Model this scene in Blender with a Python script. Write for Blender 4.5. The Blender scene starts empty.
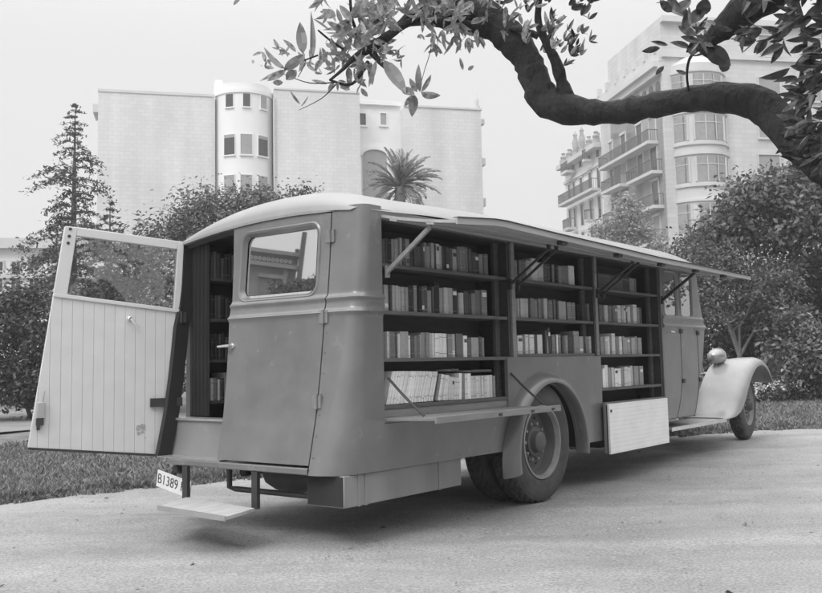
import bpy, math, random
import numpy as np
from mathutils import Matrix, Vector
rng = np.random.default_rng(7)
random.seed(7)
scene = bpy.context.scene
COL = scene.collection
R = math.radians
PI = math.pi

# ------------------------------------------------------------------ camera
FPX, CX, CY, TH, RO, CAMH = 915., 411., 276., R(5.5), R(1.2), 1.25
_X = np.array([1., 0, 0]); _d = np.array([0, math.cos(TH), math.sin(TH)]); _u = np.array([0, -math.sin(TH), math.cos(TH)])
UP = math.cos(RO) * _u + math.sin(RO) * _X
RT = math.cos(RO) * _X - math.sin(RO) * _u
CAM = np.array([0, 0, CAMH])
cd = bpy.data.cameras.new('camera'); cam = bpy.data.objects.new('camera', cd); COL.objects.link(cam)
cam.matrix_world = Matrix(((RT[0], UP[0], -_d[0], 0), (RT[1], UP[1], -_d[1], 0), (RT[2], UP[2], -_d[2], CAMH), (0, 0, 0, 1)))
cd.sensor_fit = 'HORIZONTAL'; cd.sensor_width = 36; cd.lens = 36 * FPX / 822
cd.shift_x = 0.0; cd.shift_y = -(296.5 - CY) / 822
cd.clip_start = .05; cd.clip_end = 3000
scene.camera = cam

def ray(x, y):
    return RT * (x - CX) / FPX + UP * (CY - y) / FPX + _d
def at(x, y, Y):                       # point on the sight line of a photo pixel, Y metres ahead
    v = ray(x, y); return CAM + v * (Y / v[1])
# bus frame: a = forward, b = to its left, z = up
YAW = R(37.9665)
U = np.array([math.sin(YAW), math.cos(YAW), 0]); Wv = np.array([-math.cos(YAW), math.sin(YAW), 0])
B0 = np.array([1.16686, 8.35556, 0.])
BROT = math.atan2(U[1], U[0])
def bw(a, b, z=0.): return B0 + U * a + Wv * b + np.array([0, 0, z])
def onB(x, y, b):
    v = ray(x, y); p0 = B0 + Wv * b; t = ((p0 - CAM) @ Wv) / (v @ Wv); q = CAM + t * v - B0
    return float(q @ U), float(q[2])
def onA(x, y, a):
    v = ray(x, y); p0 = B0 + U * a; t = ((p0 - CAM) @ U) / (v @ U); q = CAM + t * v - B0
    return float(q @ Wv), float(q[2])
def sstep(t): t = np.clip(t, 0, 1); return t * t * (3 - 2 * t)
def gh(x, y):                          # the ground rises a little towards the front of the bus
    a = (x - B0[0]) * U[0] + (y - B0[1]) * U[1]
    return .075 * sstep((a - 1.5) / 4.3) + .02 * (np.sin(x * .9 + 1) * np.sin(y * .7)) * sstep((y - 1) / 3) * (1 - sstep((np.abs(a - 1) - 5) / 3) * .0) * .35

# ------------------------------------------------------------------ materials (all neutral: a black and white picture)
def lin(s): s = s / 255.; return s / 12.92 if s <= .04045 else ((s + .055) / 1.055) ** 2.4
MATS = {}
def mk(name, v, rough=.6, var=0., scale=3., bump=0., bscale=60., metal=0., coat=0., stretch=None, isl=0., trans=0., spec=.5, detail=5., bdist=.01, objr=0.):
    if name in MATS: return MATS[name]
    m = bpy.data.materials.new(name); MATS[name] = m; m.use_nodes = True
    nt = m.node_tree; N = nt.nodes; L = nt.links
    b = N['Principled BSDF']
    b.inputs['Roughness'].default_value = rough; b.inputs['Metallic'].default_value = metal
    b.inputs['Coat Weight'].default_value = coat; b.inputs['Coat Roughness'].default_value = .12
    b.inputs['Specular IOR Level'].default_value = spec
    b.inputs['Base Color'].default_value = (v, v, v, 1)
    if trans: b.inputs['Subsurface Weight'].default_value = 0
    tc = N.new('ShaderNodeTexCoord'); src = tc.outputs['Object']
    if stretch:
        mp = N.new('ShaderNodeMapping'); mp.inputs['Scale'].default_value = stretch; L.new(src, mp.inputs[0]); src = mp.outputs[0]
    val = None
    if var:
        nz = N.new('ShaderNodeTexNoise'); nz.inputs['Scale'].default_value = scale; nz.inputs['Detail'].default_value = detail
        L.new(src, nz.inputs['Vector'])
        mr = N.new('ShaderNodeMapRange'); mr.inputs[1].default_value = .25; mr.inputs[2].default_value = .75
        mr.inputs[3].default_value = v * (1 - var); mr.inputs[4].default_value = v * (1 + var)
        L.new(nz.outputs['Fac'], mr.inputs[0]); val = mr.outputs[0]
    if isl:
        ge = N.new('ShaderNodeNewGeometry'); m2 = N.new('ShaderNodeMapRange')
        m2.inputs[3].default_value = 1 - isl; m2.inputs[4].default_value = 1 + isl
        L.new(ge.outputs['Random Per Island'], m2.inputs[0])
        mu = N.new('ShaderNodeMath'); mu.operation = 'MULTIPLY'; L.new(m2.outputs[0], mu.inputs[0])
        if val is None: mu.inputs[1].default_value = v
        else: L.new(val, mu.inputs[1])
        val = mu.outputs[0]
    if objr:                                       # each copy its own shade
        oi = N.new('ShaderNodeObjectInfo'); m5 = N.new('ShaderNodeMapRange'); m5.inputs[3].default_value = 1 - objr; m5.inputs[4].default_value = 1 + objr; L.new(oi.outputs['Random'], m5.inputs[0])
        mo = N.new('ShaderNodeMath'); mo.operation = 'MULTIPLY'; L.new(val, mo.inputs[0]); L.new(m5.outputs[0], mo.inputs[1]); val = mo.outputs[0]
    if val is not None: L.new(val, b.inputs['Base Color'])
    if bump:
        n2 = N.new('ShaderNodeTexNoise'); n2.inputs['Scale'].default_value = bscale; n2.inputs['Detail'].default_value = 4
        L.new(src, n2.inputs['Vector'])
        bp = N.new('ShaderNodeBump'); bp.inputs['Strength'].default_value = bump; bp.inputs['Distance'].default_value = bdist
        L.new(n2.outputs['Fac'], bp.inputs['Height']); L.new(bp.outputs[0], b.inputs['Normal'])
    if coat:                                       # smeared, dusty gloss
        n3 = N.new('ShaderNodeTexNoise'); n3.inputs['Scale'].default_value = 4.5; n3.inputs['Detail'].default_value = 8; n3.inputs['Roughness'].default_value = .65; L.new(src, n3.inputs['Vector'])
        m3 = N.new('ShaderNodeMapRange'); m3.inputs[1].default_value = .30; m3.inputs[2].default_value = .75; m3.inputs[3].default_value = .08; m3.inputs[4].default_value = .34; L.new(n3.outputs['Fac'], m3.inputs[0]); L.new(m3.outputs[0], b.inputs['Coat Roughness'])
        m4 = N.new('ShaderNodeMapRange'); m4.inputs[1].default_value = .42; m4.inputs[2].default_value = .85; m4.inputs[3].default_value = 0; m4.inputs[4].default_value = .035; L.new(n3.outputs['Fac'], m4.inputs[0])
        a4 = N.new('ShaderNodeMath'); a4.operation = 'ADD'; L.new(val, a4.inputs[0]); L.new(m4.outputs[0], a4.inputs[1]); L.new(a4.outputs[0], b.inputs['Base Color'])
    if trans:
        tr = N.new('ShaderNodeBsdfTranslucent'); mx = N.new('ShaderNodeMixShader'); mx.inputs[0].default_value = trans
        if val is not None: L.new(val, tr.inputs[0])
        else: tr.inputs[0].default_value = (v, v, v, 1)
        L.new(b.outputs[0], mx.inputs[1]); L.new(tr.outputs[0], mx.inputs[2]); L.new(mx.outputs[0], N['Material Output'].inputs[0])
    return m
def boards(name, v, pitch, axis, rough=.5, var=.05, depth=.5, dark=.55):
    m = mk(name, v, rough, var, 6.)
    nt = m.node_tree; N = nt.nodes; L = nt.links; b = N['Principled BSDF']
    tc = N.new('ShaderNodeTexCoord'); sx = N.new('ShaderNodeSeparateXYZ'); L.new(tc.outputs['Object'], sx.inputs[0])
    d = N.new('ShaderNodeMath'); d.operation = 'DIVIDE'; d.inputs[1].default_value = pitch; L.new(sx.outputs[axis], d.inputs[0])
    f = N.new('ShaderNodeMath'); f.operation = 'FRACT'; L.new(d.outputs[0], f.inputs[0])
    pp = N.new('ShaderNodeMath'); pp.operation = 'PINGPONG'; pp.inputs[1].default_value = .5; L.new(f.outputs[0], pp.inputs[0])
    mr = N.new('ShaderNodeMapRange'); mr.inputs[1].default_value = 0; mr.inputs[2].default_value = .05; L.new(pp.outputs[0], mr.inputs[0])
    old = b.inputs['Base Color'].links[0].from_socket
    mr2 = N.new('ShaderNodeMapRange'); mr2.inputs[3].default_value = dark; mr2.inputs[4].default_value = 1; L.new(mr.outputs[0], mr2.inputs[0])
    mu = N.new('ShaderNodeMath'); mu.operation = 'MULTIPLY'; L.new(old, mu.inputs[0]); L.new(mr2.outputs[0], mu.inputs[1]); L.new(mu.outputs[0], b.inputs['Base Color'])
    bp = N.new('ShaderNodeBump'); bp.inputs['Strength'].default_value = depth; bp.inputs['Distance'].default_value = .006
    L.new(mr.outputs[0], bp.inputs['Height']); L.new(bp.outputs[0], b.inputs['Normal'])
    return m
def glass(name, tint=1., rough=.02, base=.03):
    m = bpy.data.materials.new(name); MATS[name] = m; m.use_nodes = True
    N = m.node_tree.nodes; L = m.node_tree.links; N.remove(N['Principled BSDF'])
    t = N.new('ShaderNodeBsdfTransparent'); t.inputs[0].default_value = (tint, tint, tint, 1)
    g = N.new('ShaderNodeBsdfGlossy'); g.inputs['Roughness'].default_value = rough; g.inputs[0].default_value = (.95, .95, .95, 1)
    fr = N.new('ShaderNodeFresnel'); fr.inputs[0].default_value = 1.5
    mu = N.new('ShaderNodeMath'); mu.operation = 'MULTIPLY_ADD'; mu.inputs[1].default_value = 1.0; mu.inputs[2].default_value = base; mu.use_clamp = True
    L.new(fr.outputs[0], mu.inputs[0])
    mx = N.new('ShaderNodeMixShader'); L.new(mu.outputs[0], mx.inputs[0]); L.new(t.outputs[0], mx.inputs[1]); L.new(g.outputs[0], mx.inputs[2])
    L.new(mx.outputs[0], N['Material Output'].inputs[0]); return m

# ------------------------------------------------------------------ mesh builder
class MB:
    def __init__(s): s.v = []; s.f = []; s.m = []; s.sm = []
    def add(s, vs, fs, mi=0, smooth=False):
        o = len(s.v); s.v.extend([tuple(map(float, p)) for p in vs])
        for f in fs: s.f.append(tuple(o + i for i in f)); s.m.append(mi); s.sm.append(smooth)
    def box(s, x0, x1, y0, y1, z0, z1, mi=0):
        vs = [(x0,y0,z0),(x1,y0,z0),(x1,y1,z0),(x0,y1,z0),(x0,y0,z1),(x1,y0,z1),(x1,y1,z1),(x0,y1,z1)]
        s.add(vs, [(0,3,2,1),(4,5,6,7),(0,1,5,4),(1,2,6,5),(2,3,7,6),(3,0,4,7)], mi)
    def hexa(s, p, mi=0): s.add(p, [(0,3,2,1),(4,5,6,7),(0,1,5,4),(1,2,6,5),(2,3,7,6),(3,0,4,7)], mi)
    def bar(s, p, q, w, h=None, mi=0, up=(0,0,1)):          # square bar from p to q
        h = h or w; p = Vector(p); q = Vector(q); d = (q - p).normalized(); upv = Vector(up)
        if abs(d.dot(upv)) > .97: upv = Vector((1,0,0))
        r = d.cross(upv).normalized(); n = r.cross(d).normalized()
        c = [(-w/2,-h/2),(w/2,-h/2),(w/2,h/2),(-w/2,h/2)]
        s.hexa([p + r*i + n*j for i, j in c] + [q + r*i + n*j for i, j in c], mi)
    def tube(s, pts, rad, n=8, mi=0, caps=True, smooth=True):
        pts = [Vector(p) for p in pts]; k = len(pts)
        if not hasattr(rad, '__len__'): rad = [rad] * k
        prev = None; vs = []
        for i, p in enumerate(pts):
            t = (pts[min(i+1,k-1)] - pts[max(i-1,0)]).normalized()
            if prev is None:
                a = Vector((0,0,1)) if abs(t.z) < .9 else Vector((1,0,0)); r = t.cross(a).normalized()
            else: r = (prev - t * prev.dot(t)).normalized()
            prev = r; b = t.cross(r)
            for j in range(n):
                an = 2*PI*j/n; vs.append(p + (r*math.cos(an) + b*math.sin(an)) * rad[i])
        fs = [(i*n+j, i*n+(j+1)%n, (i+1)*n+(j+1)%n, (i+1)*n+j) for i in range(k-1) for j in range(n)]
        s.add(vs, fs, mi, smooth)
        if caps: s.add(vs[:n], [tuple(range(n))[::-1]], mi); s.add(vs[-n:], [tuple(range(n))], mi)
    def grid(s, f, nu, nv, mi=0, smooth=True, flip=False, closeu=False):
        vs = [f(i/nu, j/nv) for i in range(nu+1) for j in range(nv+1)]
        fs = []
        for i in range(nu):
            for j in range(nv):
                q = (i*(nv+1)+j, (i+1)*(nv+1)+j, (i+1)*(nv+1)+j+1, i*(nv+1)+j+1)
                fs.append(q[::-1] if flip else q)
        s.add(vs, fs, mi, smooth)
    def slab(s, fo, fi, nu, nv, mi=0, smooth=True):          # two surfaces and the four edges between them
        s.grid(fo, nu, nv, mi, smooth); s.grid(fi, nu, nv, mi, smooth, True)
        for edge in (lambda t: (t, 0), lambda t: (t, 1), lambda t: (0, t), lambda t: (1, t)):
            n = nu if edge(.3)[0] == .3 else nv
            s.grid(lambda u, v, e=edge: (fo if v < .5 else fi)(*e(u)), n, 1, mi, False)
    def lathe(s, prof, n=48, axis='y', c=(0,0,0), mi=0, smooth=True, mod=None):   # prof = [(axial, radius)]
        vs = []
        for k, (h, r) in enumerate(prof):
            for j in range(n):
                an = 2*PI*j/n; rr = r + (mod(k, j) if mod else 0); x, z = rr*math.cos(an), rr*math.sin(an)
                if axis == 'y': vs.append((c[0]+x, c[1]+h, c[2]+z))
                elif axis == 'x': vs.append((c[0]+h, c[1]+x, c[2]+z))
                else: vs.append((c[0]+x, c[1]+z, c[2]+h))
        fs = [(k*n+j, k*n+(j+1)%n, (k+1)*n+(j+1)%n, (k+1)*n+j) for k in range(len(prof)-1) for j in range(n)]
        s.add(vs, fs, mi, smooth)
    def prism(s, poly, fn, t0, t1, mi=0):                   # polygon extruded; fn(p, t) -> point
        n = len(poly); vs = [fn(p, t0) for p in poly] + [fn(p, t1) for p in poly]
        s.add(vs, [tuple(range(n))[::-1], tuple(range(n, 2*n))] + [(i, (i+1)%n, n+(i+1)%n, n+i) for i in range(n)], mi)
    def build(s, name, mats, parent=None, label=None, bevel=0., sharp=None, fix=True):
        me = bpy.data.meshes.new(name); me.from_pydata(s.v, [], s.f)
        for m in (mats if isinstance(mats, (list, tuple)) else [mats]): me.materials.append(MATS[m] if isinstance(m, str) else m)
        me.polygons.foreach_set('material_index', s.m); me.polygons.foreach_set('use_smooth', s.sm); me.update()
        if fix:
            import bmesh
            bm = bmesh.new(); bm.from_mesh(me); bmesh.ops.remove_doubles(bm, verts=bm.verts, dist=1e-5)
            bmesh.ops.recalc_face_normals(bm, faces=bm.faces); bm.to_mesh(me); bm.free(); me.set_sharp_from_angle(angle=R(38))
        o = bpy.data.objects.new(name, me); COL.objects.link(o)
        if parent is not None: o.parent = parent
        if label: o['label'] = label
        if bevel:
            md = o.modifiers.new('bevel', 'BEVEL'); md.width = bevel; md.segments = 2; md.limit_method = 'ANGLE'; md.angle_limit = R(40)
        return o
def fastmesh(name, V, F, mats, parent=None, mi=None, smooth=False):   # numpy arrays of verts and quads
    me = bpy.data.meshes.new(name); V = np.asarray(V, 'f'); F = np.asarray(F, 'i'); k = F.shape[1]
    me.vertices.add(len(V)); me.vertices.foreach_set('co', V.ravel())
    me.loops.add(F.size); me.loops.foreach_set('vertex_index', F.ravel())
    me.polygons.add(len(F)); me.polygons.foreach_set('loop_start', np.arange(0, F.size, k, dtype='i'))
    me.update(calc_edges=True)
    for m in (mats if isinstance(mats, (list, tuple)) else [mats]): me.materials.append(MATS[m] if isinstance(m, str) else m)
    if mi is not None: me.polygons.foreach_set('material_index', np.asarray(mi, 'i'))
    if smooth: me.polygons.foreach_set('use_smooth', np.ones(len(F), dtype=bool))
    me.update(); o = bpy.data.objects.new(name, me); COL.objects.link(o)
    if parent is not None: o.parent = parent
    return o
def tag(o, label=None, cat=None, group=None, kind=None):
    if label: o['label'] = label
    if cat: o['category'] = cat
    if group: o['group'] = group
    if kind: o['kind'] = kind
    return o
def empty(name, loc, rz=0.):
    o = bpy.data.objects.new(name, None); COL.objects.link(o); o.location = tuple(map(float, loc)); o.rotation_euler = (0, 0, rz); o.empty_display_size = .2
    return o

# ------------------------------------------------------------------ world, sun
SUN_AZ, SUN_EL = R(-142), R(46)        # azimuth from +Y towards +X (negative: to the left of the camera)
w = bpy.data.worlds.new('World'); scene.world = w; w.use_nodes = True
N = w.node_tree.nodes; L = w.node_tree.links; bg = N['Background']
sky = N.new('ShaderNodeTexSky'); sky.sky_type = 'NISHITA'; sky.sun_disc = False
sky.sun_elevation = SUN_EL; sky.sun_rotation = SUN_AZ; sky.dust_density = 6; sky.air_density = 1.5; sky.ozone_density = 0
bwn = N.new('ShaderNodeRGBToBW'); L.new(sky.outputs[0], bwn.inputs[0])
ma = N.new('ShaderNodeMath'); ma.operation = 'MULTIPLY_ADD'; ma.inputs[1].default_value = .08; ma.inputs[2].default_value = 6.8
L.new(bwn.outputs[0], ma.inputs[0])
# an overcast sky is about three times as bright overhead as near the horizon
tcw = N.new('ShaderNodeTexCoord'); sxw = N.new('ShaderNodeSeparateXYZ'); L.new(tcw.outputs['Generated'], sxw.inputs[0])
zr = N.new('ShaderNodeMapRange'); zr.interpolation_type = 'SMOOTHSTEP'; zr.inputs[1].default_value = .30; zr.inputs[2].default_value = 1; zr.inputs[3].default_value = 1; zr.inputs[4].default_value = 3.4; L.new(sxw.outputs['Z'], zr.inputs[0])
mw = N.new('ShaderNodeMath'); mw.operation = 'MULTIPLY'; L.new(ma.outputs[0], mw.inputs[0]); L.new(zr.outputs[0], mw.inputs[1])
L.new(mw.outputs[0], bg.inputs['Color']); bg.inputs['Strength'].default_value = .12
sd = bpy.data.lights.new('sun', 'SUN'); sd.energy = 1.4; sd.angle = R(22); sd.color = (1, 1, 1)
so = bpy.data.objects.new('sun', sd); COL.objects.link(so)
dirv = Vector((math.sin(SUN_AZ)*math.cos(SUN_EL), math.cos(SUN_AZ)*math.cos(SUN_EL), math.sin(SUN_EL)))
so.rotation_euler = dirv.to_track_quat('Z', 'Y').to_euler(); so.location = (0, 0, 60)
vs = scene.view_settings; vs.view_transform = 'Standard'; vs.look = 'None'; vs.gamma = 1; vs.use_curve_mapping = False; vs.exposure = 0.0

# palette
mk('paint', .140, .36, .18, 1.9, .26, 1.5, coat=.8, bdist=.04)
mk('paint_dusty', .19, .45, .16, 1.9, .10, 2.4, coat=.4, bdist=.015)
mk('fender_paint', .26, .4, .14, 2.6, .10, 2.6, coat=.5, bdist=.01)
mk('roof_paint', .27, .42, .06, 2., .05, 4., coat=.2); mk('roof_canvas', .55, .55, .05, 2.5, .12, 5.)
mk('dark_gap', .02, .8)
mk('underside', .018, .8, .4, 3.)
mk('iron', .032, .5, .3, 8., .2, 80.)
mk('steel', .45, .35, .1, 10., metal=.6)
mk('bright_steel', .7, .25, .1, 10., metal=.7)
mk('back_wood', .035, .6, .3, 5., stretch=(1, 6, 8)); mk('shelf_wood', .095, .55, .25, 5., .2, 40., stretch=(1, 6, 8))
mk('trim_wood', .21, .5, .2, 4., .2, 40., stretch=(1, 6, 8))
mk('awning_wood', .36, .55, .14, 2.2, .15, 30., stretch=(.6, 4, 4))
mk('step_wood', .42, .6, .2, 4., .2, 40., stretch=(1, 8, 8)); mk('pale_wood', .20, .55, .14, 4., .2, 40., stretch=(1, 8, 8))
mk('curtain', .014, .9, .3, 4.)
mk('rubber', .060, .85, .35, 7., .3, 90.)
mk('rim_flange', .24, .55, .25, 9., .15, 50.); mk('rim_paint', .085, .5, .2, 7., .15, 50.)
mk('galvanised', .22, .45, .22, 4., .1, 10., stretch=(1, 1, .35))
mk('cream', .55, .5, .04, 4.)
mk('plate_white', .75, .5, .08, 9.); mk('plate_black', .03, .5)
mk('chrome', .35, .25, metal=.6)
boards('cream_boards', .56, .0815, 'X', dark=.80)
boards('white_boards', .82, .042, 'Z', dark=.84)
glass('window_glass', .6, .015, .62); glass('cab_glass', .5, .015, .30); glass('clear_glass', .97)
HAZE = True
# ------------------------------------------------------------------ the bus
bus = tag(empty('mobile_library_bus', B0, BROT), 'long grey library bus with side awning raised over bookshelves and rear door open', 'bus')
def interp(z, zs, vs): return float(np.interp(z, zs, vs))
def ar(z):                                        # rear face, metres behind the axle, flaring out below the belt
    return interp(z, [.5, .66, .9, 1.18, 1.45, 1.60, 1.75, 2.05, 2.40], [-2.715, -2.675, -2.62, -2.575, -2.54, -2.525, -2.485, -2.455, -2.43])
def belt(z):                                      # two raised mouldings
    return .020*math.exp(-((z-1.735)/.020)**2) + .020*math.exp(-((z-1.628)/.018)**2) + .007*(1.628 < z < 1.735)
def zg(b): return 2.395 - .06*((b-.75)/1.0)**2 if b > .75 else 2.395 - .05*((.75-b)/.75)**2   # gutter height along the rear
def bs(z, a=-2.3): return .03*sstep((.9-z)/.5)
def Rc(z): return interp(z, [.5, .8, 1.2, 1.7, 2.4], [.26, .2, .13, .095, .08])
WID = 2.08
def rear_pt(z, s):                                # s 0..1: from side start round the corner to the hinge line b=.3
    r = Rc(z); o = belt(z); A = ar(z); b0 = bs(z); a1 = -2.235
    l1 = max(.01, (a1 - (A + r))); l2 = r*PI/2; l3 = .30 - (b0 + r)
    k1, k2 = .22, .72
    if s <= k1: return (a1 - l1*s/k1, b0 - o, z)
    if s <= k2:
        an = (s-k1)/(k2-k1)*PI/2
        return (A + r - (r+o)*math.sin(an), b0 + r - (r+o)*math.cos(an), z)
    return (A - o, b0 + r + l3*(s-k2)/(1-k2), z)
ZL = list(np.linspace(.5, 1.58, 22)) + list(np.linspace(1.595, 1.77, 30)) + list(np.linspace(1.79, 2.402, 12))
def zmap(t): return float(np.interp(t, np.linspace(0, 1, len(ZL)), ZL))
nz = len(ZL) - 1
m = MB()
m.grid(lambda s, t: rear_pt(zmap(t), s), 40, nz, 0)
m.grid(lambda s, t: tuple(np.array(rear_pt(zmap(t), 0)) + np.array([0, .03*s, 0])), 1, nz, 0)      # jamb face at the shelf opening
m.grid(lambda s, t: tuple(np.array(rear_pt(zmap(t), 1)) + np.array([.05*s, 0, 0])), 1, nz, 0)      # jamb face at the hinge line
m.build('corner_panel', 'paint', bus)
# sill rail below the doors, curving into the far corner
m = MB()
def sill(t, k):
    b = .3 + (WID - .30)*t; A = -2.715 - .004; 
    e = max(0, b - 1.75)/.33; a = A + .20*e**2.2
    return [(a, b, .500), (a, b, .548), (a+.16, b, .548), (a+.16, b, .500)][k]
for k in range(4): m.grid(lambda t, s, k=k: tuple(np.array(sill(t, k))*(1-s) + np.array(sill(t, (k+1) % 4))*s), 30, 1, 0, False)
m.build('rear_sill', 'paint', bus, bevel=.008)
# closed right leaf of the rear door
door = empty('rear_door', (0, 0, 0)); door.parent = bus
def bE(z): return 1.262 + .108*(z-.55)/1.8
def dtop(b): return zg(b) - .012
H0, H1, Z0, Z1, RR = .425, 1.255, 1.775, 2.300, .075
def dsurf(b, z, off=0): return (ar(z) - belt(z) - .004 + off, b, z)
def skin(b0f, b1f, z0f, z1f, nb, nzz, mm):
    def fo(s, t):
        z = z0f + (z1f - z0f)*t if not callable(z1f) else None
        if z is None:
            bb = b0f + (b1f(2.0) - b0f)*s if callable(b1f) else b0f + (b1f-b0f)*s
            z = z0f + (z1f(bb) - z0f)*t
        b_1 = b1f(z) if callable(b1f) else b1f
        b = b0f + (b_1 - b0f)*s
        return dsurf(b, z)
    mm.slab(fo, lambda s, t: tuple(np.array(fo(s, t)) + np.array([.045, 0, 0])), nb, nzz)
m = MB()
zz = [.565] + list(np.linspace(.62, 1.56, 18)) + list(np.linspace(1.58, Z0, 40)); zf = lambda t: float(np.interp(t, np.linspace(0, 1, len(zz)), zz))
fo = lambda s, t: dsurf(.308 + (bE(zf(t)) - .308)*s, zf(t))
m.slab(fo, lambda s, t: tuple(np.array(fo(s, t)) + np.array([.045, 0, 0])), 12, len(zz)-1)
skin(.308, H0, Z0, Z1, 2, 8, m); skin(H1, bE, Z0, Z1, 2, 8, m); skin(.308, bE, Z1, dtop, 10, 4, m)
for cb, cz, sb, sz in ((H0, Z0, 1, 1), (H1, Z0, -1, 1), (H0, Z1, 1, -1), (H1, Z1, -1, -1)):      # rounded window corners
    P = [(cb, cz)] + [(cb + sb*RR*(1-math.cos(q)), cz + sz*RR*(1-math.sin(q))) for q in np.linspace(0, PI/2, 7)]
    m.prism(P, lambda p, t: (ar(p[1]) - .004 + t, p[0], p[1]), 0, .045)
m.build('door_panel', 'paint', door)
def rrect(b0, b1, z0, z1, r, n=7):
    out = []
    for cb, cz, q0 in ((b1-r, z1-r, 0), (b0+r, z1-r, PI/2), (b0+r, z0+r, PI), (b1-r, z0+r, 1.5*PI)):
        out += [(cb + r*math.cos(q0+q), cz + r*math.sin(q0+q)) for q in np.linspace(0, PI/2, n)]
    return out
def ring(mm, P, Q, off_p, off_q, fn, mi=0, smooth=True):
    n = len(P); mm.add([fn(p, off_p) for p in P] + [fn(q, off_q) for q in Q], [(i, (i+1) % n, n+(i+1) % n, n+i) for i in range(n)], mi, smooth)
fnr = lambda p, o: (ar(p[1]) - .004 + o, p[0], p[1])
m = MB()                                           # pressed moulding round the pane: raised lip then a reveal sinking to the glass
a0 = rrect(H0-.024, H1+.024, Z0-.024, Z1+.024, RR+.024); a1_ = rrect(H0-.012, H1+.012, Z0-.012, Z1+.012, RR+.012); a2 = rrect(H0+.006, H1-.006, Z0+.006, Z1-.006, RR); a3 = rrect(H0+.028, H1-.028, Z0+.028, Z1-.028, RR-.02)
ring(m, a0, a1_, -.001, -.009, fnr); ring(m, a1_, a2, -.009, -.002, fnr); ring(m, a2, a3, -.006, .030, fnr)
m.build('window_frame', 'paint', door)
m = MB(); m.prism(rrect(H0+.02, H1-.02, Z0+.02, Z1-.02, RR-.015), lambda p, t: (ar(2.0) + .032 + t + (-.055/.62)*(2.0-p[1])*1.0, p[0], p[1]), 0, .005); m.build('pane', 'window_glass', door)
m = MB(); hz = 1.42; hb = bE(hz) - .055; ha = ar(hz)
m.lathe([(0, .020), (-.012, .020), (-.016, .012), (-.05, .011), (-.052, .0)], 12, 'x', (ha-.004, hb, hz)); m.tube([(ha-.05, hb-.01, hz), (ha-.055, hb+.06, hz-.002), (ha-.05, hb+.125, hz-.004)], [.013, .011, .009], 10); m.build('handle', 'bright_steel', door)
for z in (2.19, 1.60, 1.0):
    m = MB(); m.tube([(ar(z)-.022, .302, z-.05), (ar(z)-.022, .302, z+.05)], .013, 10); m.box(ar(z)-.016, ar(z)+.0, .308, .345, z-.045, z+.045); m.box(ar(z)-.016, ar(z)+.0, .262, .297, z-.045, z+.045)
    m.build('hinge', 'paint_dusty', door)
def rivets(name, pts, parent, ax):
    for p in pts: m = MB(); m.lathe([(0, .0065), (-.002, .0055), (-.0035, .0)], 8, ax, p); m.build(name, 'paint', parent)
rivets('rivet', [(ar(z)-belt(z)-.003, .275, z) for z in np.arange(.62, 1.5, .145)], bus, 'x')
rivets('rivet', [(a, -.002, .525) for a in np.arange(-2.15, -.7, .21)], bus, 'y')
# open left leaf: swung out square to the rear, boarded inside
ld = empty('rear_door', (0, 0, 0)); ld.parent = bus; ld['label'] = 'rear door leaf standing open, cream boards and glazed top'
LPHI = R(-23); BD = 0.
ld.location = (-2.50, 2.03, 0); ld.rotation_euler = (0, 0, LPHI)
_dx = U*math.cos(LPHI) + Wv*math.sin(LPHI); _dn = -U*math.sin(LPHI) + Wv*math.cos(LPHI); _p0 = bw(-2.50, 2.03)
def onD(x, y): v = ray(x, y); t = ((_p0 - CAM) @ _dn)/(v @ _dn); q = CAM + v*t - _p0; return float(q @ _dx), float(q[2])
dpx = {k: onD(x, y) for k, (x, y) in dict(TL=(65, 226), TR=(184, 242), BL=(28, 448), BR=(163, 455), ML=(53.5, 295), MR=(180.5, 311.5)).items()}
def q4(u, v, k=('BL', 'BR', 'ML', 'MR')):          # u 0..1 outer to hinge, v 0..1 bottom to top
    p = [np.array(dpx[i]) for i in k]; return (p[0]*(1-u)+p[1]*u)*(1-v) + (p[2]*(1-u)+p[3]*u)*v
def dpt(u, v, k, o=0): p = q4(u, v, k); return (p[0], BD + o, p[1])
LK = ('BL', 'BR', 'ML', 'MR'); UK = ('ML', 'MR', 'TL', 'TR')
m = MB(); m.slab(lambda u, v: dpt(u, v, LK, .0), lambda u, v: dpt(u, v, LK, .045), 4, 4, 0, False)
m.build('board_panel', 'cream_boards', ld, bevel=.004)
m = MB()
def rect(u0, u1, v0, v1, o0, o1, k=UK): m.hexa([dpt(u0, v0, k, o0), dpt(u1, v0, k, o0), dpt(u1, v0, k, o1), dpt(u0, v0, k, o1), dpt(u0, v1, k, o0), dpt(u1, v1, k, o0), dpt(u1, v1, k, o1), dpt(u0, v1, k, o1)])
rect(0, .10, .03, 1, -.006, .05); rect(.945, 1, .03, 1, -.006, .05); rect(.10, .945, .88, 1, -.006, .05)
m.build('window_frame', 'cream', ld, bevel=.005)
m = MB(); rect(0, 1, -.025, .03, -.014, .05); m.build('sill_moulding', 'cream', ld, bevel=.004)
m = MB(); rect(.09, .955, .02, .90, .018, .024); m.build('pane', 'clear_glass', ld)
for v in (.965, .86, .76): p = dpt(.045, v, UK); m = MB(); m.lathe([(0, .0), (-.006, .010), (-.003, .013), (0, .013)], 10, 'y', (p[0], p[1]-.006, p[2])); m.build('screw', 'iron', ld)
m = MB(); p = Vector(dpt(.60, .905, LK)); m.lathe([(0, .02), (-.012, .02), (-.02, .012), (-.045, .011)], 12, 'y', p); m.tube([p+Vector((0, -.045, 0)), p+Vector((.02, -.052, -.03)), p+Vector((.055, -.05, -.075))], [.011, .011, .008], 8); m.build('handle', 'bright_steel', ld)
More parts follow.
